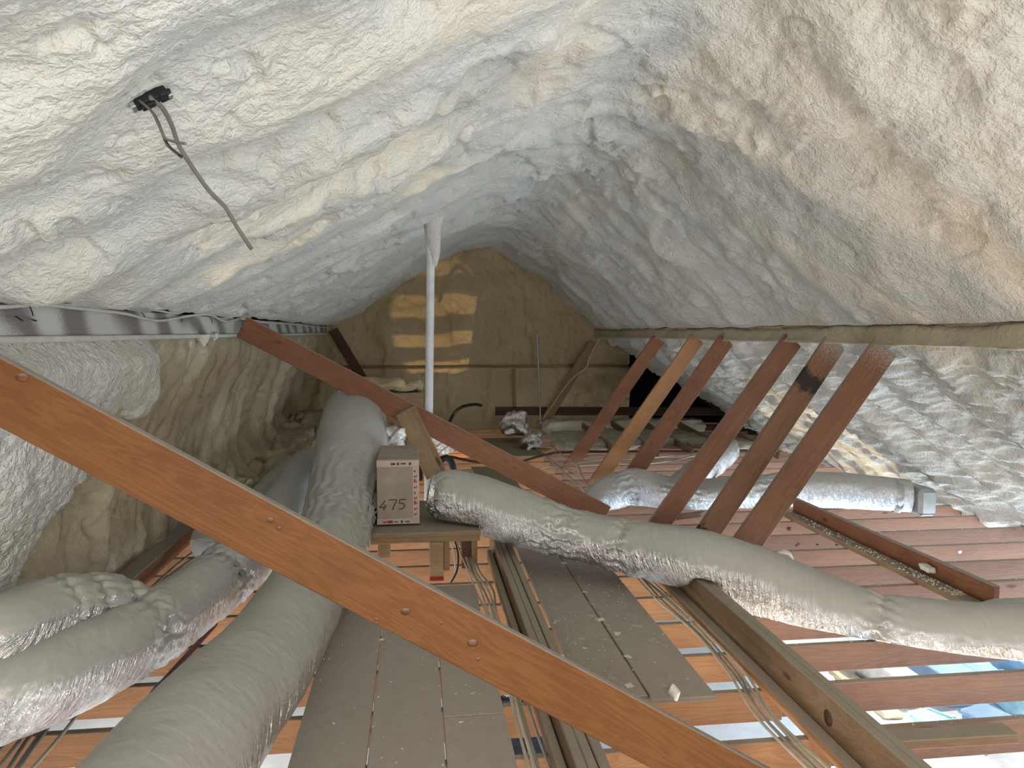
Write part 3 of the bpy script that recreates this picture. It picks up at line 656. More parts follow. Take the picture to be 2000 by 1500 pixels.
dB, QB, RB = duct('silver duct with a printed tape joint curving out to the left edge', pts((600, 925, 6.7), (560, 985, 5.9), (500, 1072, 5.0), (420, 1138, 4.3), (330, 1205, 3.8), (205, 1275, 3.35), (60, 1337, 3.05), (-40, 1368, 2.96), (-78, 1376, 2.93)),
                  [0.18, 0.18, 0.178, 0.178, 0.172, 0.178, 0.178, 0.175, 0.15], 31, wr=0.014, pinch=((0.605, 0.016, 0.12), (0.80, 0.012, 0.06)))
band(dB, QB, RB, 0.605, 0.10, 'printed_tape', 'printed_tape', 0.985, 8)
dC, QC, RC = duct('short crumpled silver branch duct behind the taped joint at the left edge', pts((285, 1212, 3.78), (240, 1196, 3.66), (180, 1186, 3.5), (95, 1200, 3.28), (0, 1236, 3.05), (-60, 1250, 3.0)), [0.13, 0.15, 0.152, 0.152, 0.15, 0.15], 47, wr=0.018, pinch=((0.25, 0.03, 0.12), (0.45, 0.03, 0.10), (0.62, 0.02, 0.08)))
dD, QD, RD = duct('grey duct lying along the foot of the left foam wall', pts((605, 905, 8.2), (560, 940, 7.3), (500, 1000, 6.35), (455, 1040, 5.75), (415, 1058, 5.35)), [0.17, 0.17, 0.165, 0.15, 0.145], 59, wr=0.010)
dE, QE, RE = duct('long sagging silver duct running from the taped box across to the right edge', pts((838, 962, 5.22), (870, 968, 5.2), (935, 985, 5.12), (1010, 1010, 5.0), (1100, 1038, 4.85), (1180, 1058, 4.7), (1270, 1075, 4.5), (1370, 1098, 4.28), (1480, 1138, 4.1), (1600, 1185, 3.9), (1720, 1222, 3.72), (1850, 1240, 3.55), (2000, 1250, 3.4), (2170, 1262, 3.28)) + [np.array([3.7, 3.18, 0.2]), np.array([4.15, 3.1, 0.2])],
                  [0.13, 0.185, 0.195, 0.185, 0.165, 0.165, 0.175, 0.19, 0.20, 0.185, 0.17, 0.172, 0.175, 0.175, 0.175, 0.17], 71, wr=0.015, pinch=((0.0, 0.0165, 0.18), (0.2969, 0.007, 0.07), (0.6061, 0.008, 0.10), (0.2061, 0.014, 0.05)))
band(dE, QE, RE, 0.0090, 0.06, 'bare_foil', 'strap', 1.03, 21)
band(dE, QE, RE, 0.6061, 0.09, 'printed_tape', 'printed_tape', 0.96, 22)
dF, QF, RF = duct('end of a silver duct joining from behind at the right edge', pts((1890, 1226, 3.64), (1960, 1220, 3.66), (2060, 1212, 3.68)) + [np.array([3.6, 3.72, 0.17]), np.array([4.15, 3.76, 0.17])], [0.10, 0.135, 0.14, 0.14, 0.14], 83, wr=0.008)
dG, QG, RG = duct('bright silver duct lying across the right joists towards the eave', pts((1150, 998, 6.55), (1180, 972, 6.7), (1240, 953, 6.82), (1330, 972, 6.65), (1430, 965, 6.6), (1530, 957, 6.55), (1650, 960, 6.42), (1775, 970, 6.25)), [0.11, 0.165, 0.185, 0.165, 0.158, 0.165, 0.165, 0.15], 95, 'duct_foil_far', wr=0.010, pinch=((0.15, 0.02, 0.10), (0.34, 0.02, 0.08), (0.6, 0.02, 0.08)))
band(dG, QG, RG, 0.965, 0.03, 'zinc', 'strap', 1.01, 33)
a = at(1795, 970, Y=6.22)
boxo('metal_boot', (a[0] - 0.10, a[1] - 0.16, 0.0), (a[0] + 0.07, a[1] + 0.16, 0.24), 'zinc', dG, 0.03)
dH, QH, RH = duct('pale silver branch duct bending up behind the struts on the right', pts((1310, 965, 6.95), (1350, 935, 7.5), (1390, 905, 8.2), (1418, 882, 8.9), (1420, 868, 9.6)), [0.14, 0.15, 0.155, 0.155, 0.12], 107, 'duct_foil_far', wr=0.010)

# ------------------------------------------------------------------ the taped duct-board box and its stand
bx = thing('duct_box', 'tan taped duct-board box marked 475 beside the fat silver duct', 'box', (-0.12, 5.05, 0.335))
B0, B1 = (-0.262, 5.05, 0.335), (0.012, 5.75, 0.755)
boxo('shell', B0, B1, 'duct_board', bx, 0.004)
FY = 5.05 - 0.0025
def strip(name, x0, x1, z0, z1, m, y=FY, t=0.0015, parent=bx): return boxo(name, (x0, y - t, z0), (x1, y + t, z1), m, parent, 0)
tp_lo = strip('foil_tape', -0.262, 0.014, 0.335, 0.372, 'duct_tape'); tp_hi = strip('foil_tape', -0.262, 0.014, 0.715, 0.757, 'duct_tape'); tp_v = strip('foil_tape', -0.028, 0.014, 0.3725, 0.7145, 'duct_tape')
boxo('foil_tape', (-0.262, 5.05, 0.7555), (0.012, 5.09, 0.7575), 'duct_tape', bx, 0)
boxo('foil_tape', (0.0125, 5.05, 0.335), (0.0145, 5.10, 0.755), 'duct_tape', bx, 0)
for k in range(9):      # red printing on the tape
    z = 0.39 + k * 0.036
    strip('printed_mark', -0.020, -0.010, z, z + (0.026 if k in (2, 6) else 0.012), 'ink_red' if k in (1, 2, 5, 6, 3) else 'ink', FY - 0.003, parent=tp_v)
    if k not in (4, 8): strip('printed_mark', -0.006, 0.000, z + 0.004, z + 0.016, 'ink_red', FY - 0.003, parent=tp_v)
for x0, x1, z0, z1, m in ((-0.225, -0.200, 0.346, 0.354, 'ink_red'), (-0.196, -0.160, 0.343, 0.359, 'ink_red'), (-0.152, -0.125, 0.347, 0.354, 'ink'), (-0.108, -0.094, 0.343, 0.358, 'ink'), (-0.080, -0.050, 0.345, 0.354, 'ink'),
                          (-0.170, -0.140, 0.728, 0.742, 'ink'), (-0.130, -0.116, 0.726, 0.744, 'ink'), (-0.105, -0.072, 0.731, 0.741, 'ink'), (-0.052, -0.038, 0.726, 0.744, 'ink')):
    strip('printed_mark', x0, x1, z0, z1, m, FY - 0.003, parent=tp_lo if z0 < 0.5 else tp_hi)
def pen(strokes, x0, z0, sc):
    for st_ in strokes: tube('pen_stroke', [(x0 + sc * a, FY - 0.001, z0 + sc * b) for a, b in st_], 0.0035, 'ink', bx, 6, 0.01)
pen([[(0.55, 1.0), (0.28, 0.62), (0.0, 0.32), (0.05, 0.28), (0.75, 0.36)], [(0.55, 0.60), (0.50, 0.30), (0.45, 0.0)]], -0.245, 0.430, 0.062)
pen([[(0.0, 1.0), (0.45, 1.02), (0.80, 1.0), (0.62, 0.62), (0.45, 0.30), (0.38, 0.0)]], -0.185, 0.430, 0.066)
pen([[(0.85, 1.05), (0.50, 1.02), (0.22, 1.0), (0.20, 0.82), (0.18, 0.62), (0.45, 0.66), (0.68, 0.50), (0.62, 0.22), (0.38, 0.06), (0.08, 0.10)]], -0.128, 0.430, 0.066)
pf = thing('platform', 'low wooden stand of one board on stub legs carrying the box', 'stand', (0.1, 5.2, 0.0))
boxo('top_board', (-0.30, 4.86, 0.290), (0.405, 5.80, 0.320), 'beam_wood', pf)
boxo('apron', (-0.30, 4.87, 0.252), (0.40, 4.90, 0.2895), 'beam_wood', pf)
lg = boxo('leg', (0.075, 4.86, 0.005), (0.165, 4.90, 0.252), 'beam_wood', pf); boxo('leg', (0.167, 4.88, 0.06), (0.205, 4.97, 0.2895), 'beam_wood', pf)
boxo('red_tip', (0.0745, 4.8595, 0.002), (0.1655, 4.9005, 0.035), 'red_paint', lg)
boxo('leg', (0.295, 5.10, 0.0), (0.36, 5.14, 0.2895), 'dark_wood', pf); boxo('leg', (0.361, 5.08, 0.0), (0.40, 5.17, 0.2895), 'beam_wood', pf)
boxo('leg', (-0.28, 5.40, 0.0), (-0.19, 5.44, 0.2895), 'beam_wood', pf)

# ------------------------------------------------------------------ white vent pipe
vp = thing('vent_pipe', 'white plastic vent pipe rising through the foam in the middle', 'pipe', (0.135, 6.85, 0.0))
p0, p1 = at(836, 980, Y=6.85), at(842, 425, Y=6.85)
p0 = p0 + (p1 - p0) * ((0.0 - p0[2]) / (p1[2] - p0[2]))
tube('pipe', [p0, p1], 0.036, 'pvc', vp, 24)
m_ = at(841, 492, Y=6.85); tube('coupling', [m_ + [0, 0, 0.10], m_ + [0, 0, -0.02]], 0.043, 'pvc', vp, 24)
tube('foam_collar', [p1 + [0.01, 0, 0.12], at(846, 470, Y=6.85), at(848, 500, Y=6.85), at(846, 520, Y=6.85)], 0.06, 'foam', vp, 24, 0.02, [0.14, 0.075, 0.062, 0.03])

# ================================================================== CABLES
def pix(V):
    d = V - EYE; wz = d @ FW
    return CXP + FPX * (d @ RT) / wz, CYP - FPX * (d @ UP) / wz, wz
_cv = CV.reshape(-1, 3); _cv = _cv[_cv[:, 1] > 0.4]; _px, _py, _pw = pix(_cv)
def on_ceiling(x, y, lift=0.0):
    """point of the foam ceiling seen at a pixel, lifted off it towards the room"""
    d = (_px - x) ** 2 + (_py - y) ** 2 + np.where(_pw < 0.2, 1e9, 0); i = np.argmin(d); p = _cv[i]
    n = np.array([0.5, 0.0, -0.86]) if p[0] < 0.8 else np.array([-0.6, 0.0, -0.8])
    return p + n * lift
# black bracket box let into the foam, upper left
c0 = on_ceiling(292, 188, 0.004)
eb = thing('junction_bracket', 'black metal bracket with bright end clips recessed in the left foam slope', 'bracket', tuple(c0))
ax = on_ceiling(330, 170) - on_ceiling(255, 205); ax[1] = ax[1]; L = np.linalg.norm(ax); ax = ax / L
nrm = np.array([0.5, -0.15, -0.85]); nrm /= np.linalg.norm(nrm)
def clip(name, s0, s1, w_, t_, m, off=0.0):
    M, LL = frame(c0 + ax * L * s0 + nrm * off, c0 + ax * L * s1 + nrm * off, tuple(nrm))
    o = link(name, box_mesh(name, LL, w_, t_, 0.002, (LL / 2, 0, 0)), m); o.matrix_world = M; return adopt(o, eb)
clip('box', -0.40, 0.42, 0.030, 0.030, 'black_metal'); clip('end_plate', 0.20, 0.50, 0.036, 0.010, 'black_metal', 0.014)
clip('end_clip', -0.52, -0.40, 0.030, 0.014, 'bright_metal', 0.008); clip('end_clip', 0.40, 0.52, 0.016, 0.014, 'bright_metal', 0.016)
clip('cover', -0.30, 0.05, 0.020, 0.012, 'black_metal', 0.018)
def hang(path): return [on_ceiling(x, y, l) for x, y, l in path]
def smooth_hang(path):
    a = on_ceiling(path[0][0], path[0][1], path[0][2]); ya, yb = a[1] - 0.03, on_ceiling(path[-1][0], path[-1][1], 0)[1] * 0.62
    k = len(path); return [at(x, y, Y=ya + (yb - ya) * i / (k - 1)) for i, (x, y, l) in enumerate(path)]
tag(tube('electrical_cable', smooth_hang([(293, 190, 0.02), (318, 212, 0), (336, 246, 0), (350, 285, 0), (378, 330, 0), (408, 372, 0), (440, 405, 0), (462, 442, 0), (491, 486, 0)]), 0.0062, 'cable_sheath', None, 8, 0.02), 'long stiff grey cable sticking down from the black bracket', 'cable')
tag(tube('electrical_cable', smooth_hang([(275, 198, 0.02), (300, 222, 0), (314, 252, 0), (322, 272, 0), (330, 286, 0), (354, 306, 0)]), 0.0032, 'cable_black', None, 6, 0.02), 'short thin black wire hanging from the bracket beside the grey cable', 'cable')
tag(tube('electrical_cable', smooth_hang([(272, 196, 0.02), (297, 219, 0), (312, 250, 0), (323, 270, 0), (342, 277, 0), (363, 281, 0)]), 0.0026, 'cable_sheath', None, 6, 0.02), 'short thin grey wire crossing behind the long cable below the bracket', 'cable')

# foam-coated cables stapled along the left purlin
def along(pyl, X): return [at(x, y, X=X) for x, y in pyl]
tag(tube('electrical_cable', along([(-60, 603), (0, 600), (80, 595), (150, 602), (240, 612), (290, 624), (320, 626), (370, 617), (410, 615), (440, 628), (468, 622)], -1.415), 0.008, 'cable_coated', None, 7), 'white-coated cable sagging along the face of the left purlin', 'cable')
tag(tube('electrical_cable', along([(80, 592), (200, 600), (300, 606), (345, 612), (375, 604), (400, 610), (430, 616), (455, 622)], -1.42), 0.006, 'cable_coated', None, 7), 'thinner coated wire above the sagging one on the left purlin', 'cable')
tag(tube('electrical_cable', along([(470, 622), (520, 630), (560, 632), (600, 636), (640, 640)], -1.415), 0.010, 'cable_coated', None, 7), 'coated wire on the far end of the left purlin past the strut head', 'cable')
# foam drip under the purlin
dr = at(395, 655, X=-1.42)
tag(tube('foam_drip', [dr, dr + [0.005, 0.0, -0.035], dr + [0.008, -0.005, -0.075]], 0.03, 'foam', None, 10, 0.006, [0.060, 0.034, 0.010]), 'pointed drip of hardened foam hanging under the left purlin', 'foam drip')
dr = at(418, 652, X=-1.42)
tag(tube('foam_drip', [dr, dr + [0.008, 0.01, -0.02], dr + [-0.005, 0.0, -0.045]], 0.02, 'foam', None, 10, 0.006, [0.030, 0.020, 0.006]), 'small thin foam drip beside the pointed one under the left purlin', 'foam drip')

def bundle(n, label, group, path, spread, r, m, seed, tangle=0.02):
    rs = np.random.RandomState(seed); path = np.asarray(path, float)
    T = path[-1] - path[0]; side = np.cross(T, [0, 0, 1.0]); side /= np.linalg.norm(side)
    for i in range(n):
        o = (i / max(1, n - 1) - 0.5) * spread
        P = [p + side * (o * (1 + 0.25 * rs.randn()) + rs.uniform(-tangle, tangle)) + np.array([0, 0, rs.uniform(0, 0.5) * r * 2]) for p in path]
        tag(tube('electrical_cable', P, r * rs.uniform(0.85, 1.15), m if rs.rand() > 0.3 else 'cable_grey', None, 7, 0.06), label + (', leftmost' if i == n - 1 else ', rightmost' if i == 0 else ', %s from the right' % ('second', 'third', 'fourth', 'fifth', 'sixth')[i - 1]), 'cable', group)
bundle(7, 'beige cable in the flat bundle beside the left wall plate', 'cables beside the wall plate', [(-1.45, 6.3, 0.012), (-1.50, 5.6, 0.010), (-1.55, 5.0, 0.012), (-1.58, 4.5, 0.008), (-1.56, 3.9, 0.012), (-1.52, 3.3, 0.010), (-1.47, 2.7, 0.010), (-1.44, 2.2, 0.012)], 0.15, 0.0075, 'cable_beige', 3)
bundle(6, 'beige cable of the bundle beside the triple-ply beam', 'cables beside the triple-ply beam', [(0.30, 5.45, 0.22), (0.33, 5.22, 0.12), (0.36, 4.95, 0.03), (0.40, 4.6, 0.010), (0.425, 4.2, 0.010), (0.43, 3.6, 0.010), (0.42, 3.0, 0.010), (0.43, 2.3, 0.010)], 0.07, 0.0065, 'cable_beige', 5, 0.012)
bundle(5, 'thin cable in the bundle lying along the two-ply right beam', 'cables beside the two-ply beam', [(1.44, 4.8, 0.010), (1.46, 4.3, 0.010), (1.48, 3.8, 0.012), (1.47, 3.3, 0.010), (1.42, 2.9, 0.012), (1.44, 2.4, 0.010), (1.47, 1.8, 0.010)], 0.07, 0.006, 'cable_beige', 9, 0.012)
tag(tube('electrical_cable', [(0.215, 5.0, 0.27), (0.235, 4.97, 0.12), (0.245, 4.93, 0.03), (0.20, 4.84, -0.02), (0.14, 4.75, -0.05)], 0.007, 'cable_coated', None, 7), 'pale cable looping down beside the red-tipped leg of the stand', 'cable')
tag(tube('electrical_cable', [(0.225, 5.05, 0.27), (0.26, 5.0, 0.17), (0.265, 4.96, 0.10), (0.25, 4.92, 0.03), (0.19, 4.82, -0.03)], 0.006, 'cable_black', None, 7), 'dark cable hanging under the stand beside the pale loop', 'cable')
# red water lines
tag(tube('water_pipe', [at(262, 1420, z=0.012), at(300, 1352, z=0.012), at(325, 1325, z=0.012), at(420, 1220, z=0.012)], 0.014, 'red_pipe', None, 10), 'dark red water line between the two silver ducts at lower left', 'pipe')
tag(tube('water_pipe', [at(880, 892, z=0.05), at(930, 902, z=0.04), at(1000, 905, z=0.03), at(1060, 890, z=0.03), at(1110, 883, z=0.03), at(1250, 882, z=0.03), at(1350, 882, z=0.03), at(1460, 880, z=0.03)], 0.017, 'red_pipe', None, 9), 'dark red water line crossing the far joists behind the leaning struts', 'pipe')
for k, (lab, P) in enumerate((('pale wire looping left across the far joists', [(1075, 868), (1100, 890), (1125, 905), (1140, 935), (1158, 962)]),
                              ('upper pale wire strung across the far bays to the duct bend', [(1115, 905), (1180, 897), (1250, 896), (1310, 890), (1365, 885)]),
                              ('lower pale wire strung across the far bays to the duct bend', [(1125, 910), (1200, 906), (1270, 905), (1320, 898), (1368, 887)]),
                              ('yellowish wire curled on the far joists beside the struts', [(1045, 918), (1070, 912), (1100, 914), (1130, 925)]),
                              ('tangled wire crossing the red line on the far joists', [(1038, 870), (1062, 888), (1085, 905), (1110, 930), (1150, 965)]))):
    tag(tube('electrical_cable', [at(x, y, z=0.03) for x, y in P], 0.010, 'cable_beige', None, 6), lab, 'cable')
tag(tube('flexible_conduit', [at(872, 842, Y=10.6), at(884, 812, Y=10.6), at(900, 796, Y=10.6), at(925, 790, Y=10.8), at(940, 792, Y=11.0)], 0.022, 'cable_black', None, 9), 'black conduit arching up before the far gable wall', 'conduit')
tag(tube('flexible_conduit', [at(858, 905, Y=6.7), at(868, 893, Y=6.7), at(880, 900, Y=6.7), at(886, 918, Y=6.7)], 0.03, 'cable_black', None, 9), 'thick black hose loop behind the round duct beside the leaning post', 'conduit')

# ================================================================== FAR CLUTTER
def pillow(name, label, cat, lo, hi, m, seed, group=None, amp=0.05, n=26, rz=0.0, round_=0.13):
    lo, hi = np.array(lo, float), np.array(hi, float); c = (lo + hi) / 2; hs = (hi - lo) / 2
    bm = bmesh.new(); bmesh.ops.create_cube(bm, size=2.0)
    bmesh.ops.subdivide_edges(bm, edges=bm.edges[:], cuts=n // 2, use_grid_fill=True)
    co = np.array([v.co[:] for v in bm.verts])
    r = np.linalg.norm(co, axis=1)[:, None]; co = co * (1 - round_ * (r - 1)) if round_ < 0.5 else co / r * (1 + 0.25 * (r - 1))
    p = co * hs
    d = fbm(p[:, 0] / 0.14 + seed, p[:, 1] / 0.14 + p[:, 2] / 0.09, seed, 3) * amp
    p = p + co / np.linalg.norm(co, axis=1)[:, None] * d[:, None]
    p[:, 2] = np.maximum(p[:, 2], -hs[2])
    for v, q_ in zip(bm.verts, p): v.co = Vector(q_); 
    for f in bm.faces: f.smooth = True
    me = bpy.data.meshes.new(name); bm.to_mesh(me); bm.free()
    o = link(name, me, m); o.location = c; o.rotation_euler = (0, 0, rz)
    return tag(o, label, cat, group) if label else o
for k, (x0, x1, y0, y1) in enumerate(((1.95, 2.55, 9.9, 11.3), (2.58, 3.05, 10.0, 11.5), (3.08, 3.55, 10.1, 11.5), (3.58, 4.05, 10.1, 11.4), (4.08, 4.55, 9.7, 10.9))):
    pillow('insulation_batt', ('leftmost pale insulation batt with shiny edge among the far bays', 'second pale insulation batt from the left in the far bays', 'middle pale insulation batt in the far bays', 'fourth pale insulation batt from the left in the far bays', 'rightmost insulation batt near the dark eave corner')[k], 'insulation', (x0, y0, 0.0), (x1, y1, 0.13), 'batt', 300 + k, 'insulation batts in the far bays', 0.03)
    timber('batten', ('sloping batten left of the second far batt', 'sloping batten left of the middle far batt', 'sloping batten left of the fourth far batt', 'sloping batten left of the rightmost far batt', 'sloping batten right of the rightmost far batt')[k], (x1 + 0.015, y0 - 0.55, 0.03), (x1 - 0.06, y1, 0.19), 0.035, 0.09, 'beam_wood', 'batten', 'battens between the far batts')
pillow('insulation_roll', 'long pale insulation roll at the foot of the far gable', 'insulation', (1.95, 11.62, 0.0), (4.6, 11.95, 0.22), 'batt', 320, None, 0.04)
timber('plank', 'dusty board laid crosswise before the far insulation batts', tuple(at(1145, 872, z=0.03)), tuple(at(1400, 872, z=0.03)), 0.28, 0.03, 'joist_wood_pink', 'plank', None)
for k, (x, y, Y, r, lab) in enumerate(((1003, 822, 10.9, 0.17, 'crumpled bright foil wad at the foot of the far post'), (1036, 862, 10.2, 0.14, 'crumpled foil scrap left of the far insulation batts'), (770, 862, 6.2, 0.09, 'small grey foil scrap on top of the box behind the fat duct'), (873, 862, 7.6, 0.10, 'golden foil scrap between the leaning post and far walkway'))):
    p = at(x, y, Y=Y); pillow('foil_scrap', lab, 'foil', p - [r * 1.1, r, r * 1.2], p + [r * 1.1, r, r], 'bare_foil', 340 + k * 3, 'crumpled foil scraps', 0.12, 26, 0.4 * k, 0.6)
timber('plank', 'bright yellow wood board by the foil scrap on the far joists', tuple(at(1000, 868, z=0.02)), tuple(at(1075, 880, z=0.02)), 0.12, 0.03, 'yellow_wood', 'plank')
timber('plank', 'yellow board sloping by the silver branch duct bend', tuple(at(1365, 942, z=0.02)), tuple(at(1440, 938, z=0.02)), 0.20, 0.03, 'yellow_wood', 'plank')
# olive carton behind the fat duct
ct = thing('carton', 'olive carton with pale torn foam on top behind the long reddish strut', 'box', (0.0, 8.0, 0.0))
a, b = at(742, 768, Y=8.0), at(826, 838, Y=8.0)
boxo('carton_body', (a[0], 8.0, b[2]), (b[0], 8.5, a[2]), 'beam_wood', ct, 0.01)
pillow('torn_foam', None, None, (a[0] - 0.35, 8.02, a[2]), (b[0] - 0.02, 8.45, a[2] + 0.12), 'foam_gable', 361, None, 0.08); o = bpy.data.objects['torn_foam']; adopt(o, ct)
beam('carton_leg', (a[0] + 0.03, 8.25, 0.0), (a[0] + 0.03, 8.25, b[2] + 0.01), 0.05, 0.05, 'dark_wood', ct, (0, 1, 0)); beam('carton_leg', (b[0] - 0.03, 8.25, 0.0), (b[0] - 0.03, 8.25, b[2] + 0.01), 0.05, 0.05, 'dark_wood', ct, (0, 1, 0))

# ================================================================== FOAM CRUMBS
rs = np.random.RandomState(77)
def flake_mesh(name, seed, flat=0.35, n=9):
    r_ = np.random.RandomState(seed); a = np.linspace(0, 2 * np.pi, n, endpoint=False)
    rad = 1 + 0.35 * r_.randn(n) * 0.6
    V = [(0, 0, flat)] + [(rad[i] * 0.55 * math.cos(a[i]), rad[i] * 0.55 * math.sin(a[i]), flat * 0.8) for i in range(n)] + [(rad[i] * math.cos(a[i]), rad[i] * math.sin(a[i]), 0) for i in range(n)]
    Fc = [(0, 1 + i, 1 + (i + 1) % n) for i in range(n)] + [(1 + i, 1 + n + i, 1 + n + (i + 1) % n, 1 + (i + 1) % n) for i in range(n)]
    me = bpy.data.meshes.new(name); me.from_pydata(V, [], Fc); me.update(); return me
FM = [flake_mesh('foam_flake', 400 + i) for i in range(6)]
for i, m in enumerate(FM): m.materials.append(MATS['crumb_grey' if i % 3 else 'crumb'])
big = [(1100, 1100), (1098, 1105), (1172, 1186), (1142, 1156), (1182, 1157), (1160, 1180), (1172, 1210), (1188, 1220), (1090, 1212), (1084, 1216), (1136, 1246), (1206, 1248), (1142, 1266), (1160, 1287), (1122, 1255), (1226, 1282), (1234, 1292), (1296, 1338), (1230, 1338), (1194, 1324), (1180, 1248), (1205, 1237), (1155, 1202), (1270, 1250), (1130, 1096), (1243, 1222)]
for k, (x, y) in enumerate(big):
    p = at(x, y, z=0.0235); o = bpy.data.objects.new('foam_flake', FM[k % 6]); COL.objects.link(o)
    sc = rs.uniform(0.010, 0.026); o.location = p; o.scale = (sc * 1.25, sc, sc * 0.5); o.rotation_euler = (0, 0, rs.uniform(0, 6.3))
    tag(o, 'pale foam flake lying on the right walkway planks', 'foam flake', 'foam flakes on the right walkway')
for k, (x, y, sc) in enumerate(((744, 1249, 0.014), (923, 1353, 0.012), (890, 1354, 0.010), (900, 1410, 0.009), (773, 1488, 0.010), (676, 1293, 0.008))):
    p = at(x, y, z=0.0235); o = bpy.data.objects.new('foam_flake', FM[k % 6]); COL.objects.link(o)
    o.location = p; o.scale = (sc, sc, sc * 0.8); o.rotation_euler = (0, 0, rs.uniform(0, 6.3))
    tag(o, 'small foam flake on the left walkway planks', 'foam flake', 'foam flakes on the left walkway')
p = at(1312, 1360, z=0.024); o = link('foam_shard', box_mesh('foam_shard', 0.02, 0.05, 0.05, 0.004, (0, 0, 0.02), 0.008), 'crumb'); o.location = p; o.rotation_euler = (0.3, 0.2, 0.5)
tag(o, 'upright foam shard at the end of the right walkway', 'foam flake')
pillow('foam_chunk', 'white foam lump caught in the crumb-filled brace', 'foam lump', at(1812, 1112, X=3.215) - [0.035, 0.05, 0.02], at(1812, 1112, X=3.215) + [0.03, 0.05, 0.03], 'crumb', 371, None, 0.02, 10)
tag(tube('foam_curl', [at(1515, 1080, Y=4.78) + [0, -0.02, 0.01], at(1530, 1076, Y=4.75) + [0, -0.02, 0.0], at(1541, 1082, Y=4.75) + [0, -0.02, 0.0], at(1547, 1092, Y=4.75) + [0, -0.02, 0]], 0.012, 'crumb', None, 8, 0.01, [0.006, 0.016, 0.012, 0.003]), 'white curled foam shaving stuck on a right joist', 'foam flake')
def scatter(name, label, cnt, fn, smin, smax, m, seed):
    r_ = np.random.RandomState(seed); V = []; Fc = []
    tet = np.array([(1, 0, 0), (-0.5, 0.87, 0), (-0.5, -0.87, 0), (0, 0, 0.9)])
    for i in range(cnt):
        p = np.array(fn(r_)); sc_ = smin + (smax - smin) * r_.rand() ** 2.5; a = r_.uniform(0, 6.28)
        R_ = np.array([[math.cos(a), -math.sin(a), 0], [math.sin(a), math.cos(a), 0], [0, 0, 1]])
        b = len(V); V.extend((tet * sc_ @ R_.T + p).tolist()); Fc.extend([(b, b + 1, b + 3), (b + 1, b + 2, b + 3), (b + 2, b, b + 3)])
    me = bpy.data.meshes.new(name); me.from_pydata(V, [], Fc); me.update()
    o = link(name, me, m); tag(o, label, 'foam crumbs'); return stuff(o)
scatter('foam_crumbs', 'fine foam crumbs scattered over the walkway planks', 900, lambda r: (r.uniform(-0.47, 0.35), 1.3 + 3.3 * r.rand(), 0.023) if r.rand() < 0.5 else (r.uniform(0.72, 1.28), r.uniform(3.15, 5.4), 0.023), 0.0008, 0.006, 'crumb', 5)
scatter('foam_crumbs', 'foam crumbs filling the channel of the right brace', 420, lambda r: (r.uniform(3.15, 3.24), 4.1 + 2.0 * r.rand() ** 1.7, 0.0385), 0.003, 0.013, 'crumb', 6)
def on_joist(r):
    k = r.randint(-1, 12); x = r.uniform(1.7, 4.6); return (x, 2.752 + 0.4065 * k + 0.04 + r.uniform(0.004, 0.034), 0.0)
scatter('foam_crumbs', 'foam crumbs lying along the tops of the right joists', 500, on_joist, 0.002, 0.010, 'crumb', 8)

# bolts and knots on the right joists
for k, (x, y) in enumerate(((1700, 1002), (1542, 1033), (1874, 1077), (1560, 1063), (1597, 1064), (1635, 1065), (1556, 1066))):
    kk = [2.752 + 0.4065 * i + 0.04 for i in range(0, 14)]
    best = min(((abs(at(x, y, Y=yy)[2] + 0.07), yy) for yy in kk)); p = at(x, y, Y=best[1])
    rr_ = 0.016 if k < 3 else 0.007
    o = tube('bolt_head', [(p[0], best[1] - 0.004, p[2]), (p[0], best[1] + 0.006, p[2])], rr_, 'bright_metal' if k in (0, 2) else 'dark_wood', floor, 10)

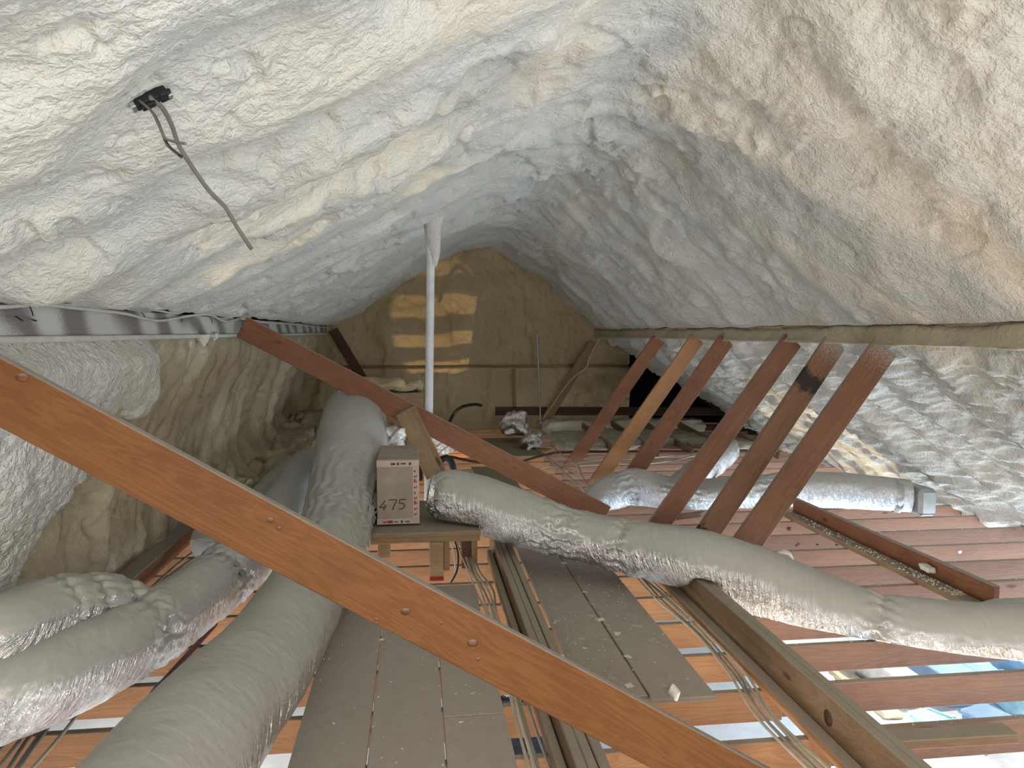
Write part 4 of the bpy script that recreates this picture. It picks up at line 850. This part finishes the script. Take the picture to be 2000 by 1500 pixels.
# ================================================================== ROOM BELOW: what shows between the joists
def tub(label, name, cat, x, y, z0, sx, sy, sz, m, rz=0.0, lid=None):
    t = thing(name, label, cat, (x, y, z0)); t.rotation_euler = (0, 0, rz)
    bm = bmesh.new(); bmesh.ops.create_cube(bm, size=1.0)
    for v in bm.verts:
        k = 1.0 if v.co.z > 0 else 0.86
        v.co = Vector((v.co.x * sx * k, v.co.y * sy * k, (v.co.z + 0.5) * sz))
    bmesh.ops.bevel(bm, geom=bm.edges[:], offset=0.02, segments=2, affect='EDGES')
    me = bpy.data.meshes.new('body'); bm.to_mesh(me); bm.free(); link('body', me, m, t)
    for nm, lx, ly, px_, py_ in (('rim', sx + 0.04, 0.03, 0, sy / 2), ('rim', sx + 0.04, 0.03, 0, -sy / 2), ('rim', 0.03, sy + 0.04, sx / 2, 0), ('rim', 0.03, sy + 0.04, -sx / 2, 0)):
        o = link(nm, box_mesh(nm, lx, ly, 0.03, 0.006), m, t); o.location = (px_, py_, sz)
    if lid:
        o = link('lid', box_mesh('lid', sx * 0.96, sy * 0.96, 0.02, 0.006), lid, t); o.location = (0, 0, sz + 0.006)
    return t
F0 = -2.62
pillow('paper_pile', 'white sheet pile on the sunlit floor below, nearest the right beam', 'paper pile', (4.3, 7.3, F0), (4.9, 8.75, F0 + 0.14), 'white_paper', 611, None, 0.06)
pillow('cardboard_sheet', 'crumpled tan sheet on the sunlit floor below', 'cardboard', (5.02, 7.5, F0), (5.26, 8.7, F0 + 0.07), 'tan_paper', 617, None, 0.03)
tub('white lidded box between the sheets on the floor below', 'storage_box', 'box', 5.48, 8.2, F0, 0.28, 1.1, 0.32, 'white_paper', 0.0, 'white_paper')
tub('blue plastic tub on the floor below', 'plastic_tub', 'tub', 6.12, 8.2, -2.64, 0.46, 1.1, 0.33, 'blue_plastic', 0.05, 'cyan_plastic')
pillow('plastic_sheet', 'cyan plastic sheet bunched on the floor below', 'plastic sheet', (6.5, 7.4, -2.64), (6.95, 8.8, -2.44), 'cyan_plastic', 623, None, 0.07)
pillow('plastic_bag', 'pale blue bag at the right on the floor below', 'bag', (7.1, 7.55, -2.64), (7.6, 8.8, -2.34), 'blue_plastic', 629, None, 0.08)
tub('small cyan crate on the floor below', 'plastic_crate', 'crate', 5.32, 7.15, F0, 0.32, 0.28, 0.2, 'cyan_plastic', 0.5)
tub('smaller blue tub near the lower right gap', 'plastic_tub', 'tub', 5.92, 7.05, -2.64, 0.38, 0.46, 0.24, 'blue_plastic', 0.3, 'blue_plastic')
pillow('rubbish_bag', 'shiny black rubbish bag on the floor below the cables', 'bag', (0.75, 7.0, F0), (1.4, 7.8, F0 + 0.45), 'black_plastic', 390, None, 0.07)

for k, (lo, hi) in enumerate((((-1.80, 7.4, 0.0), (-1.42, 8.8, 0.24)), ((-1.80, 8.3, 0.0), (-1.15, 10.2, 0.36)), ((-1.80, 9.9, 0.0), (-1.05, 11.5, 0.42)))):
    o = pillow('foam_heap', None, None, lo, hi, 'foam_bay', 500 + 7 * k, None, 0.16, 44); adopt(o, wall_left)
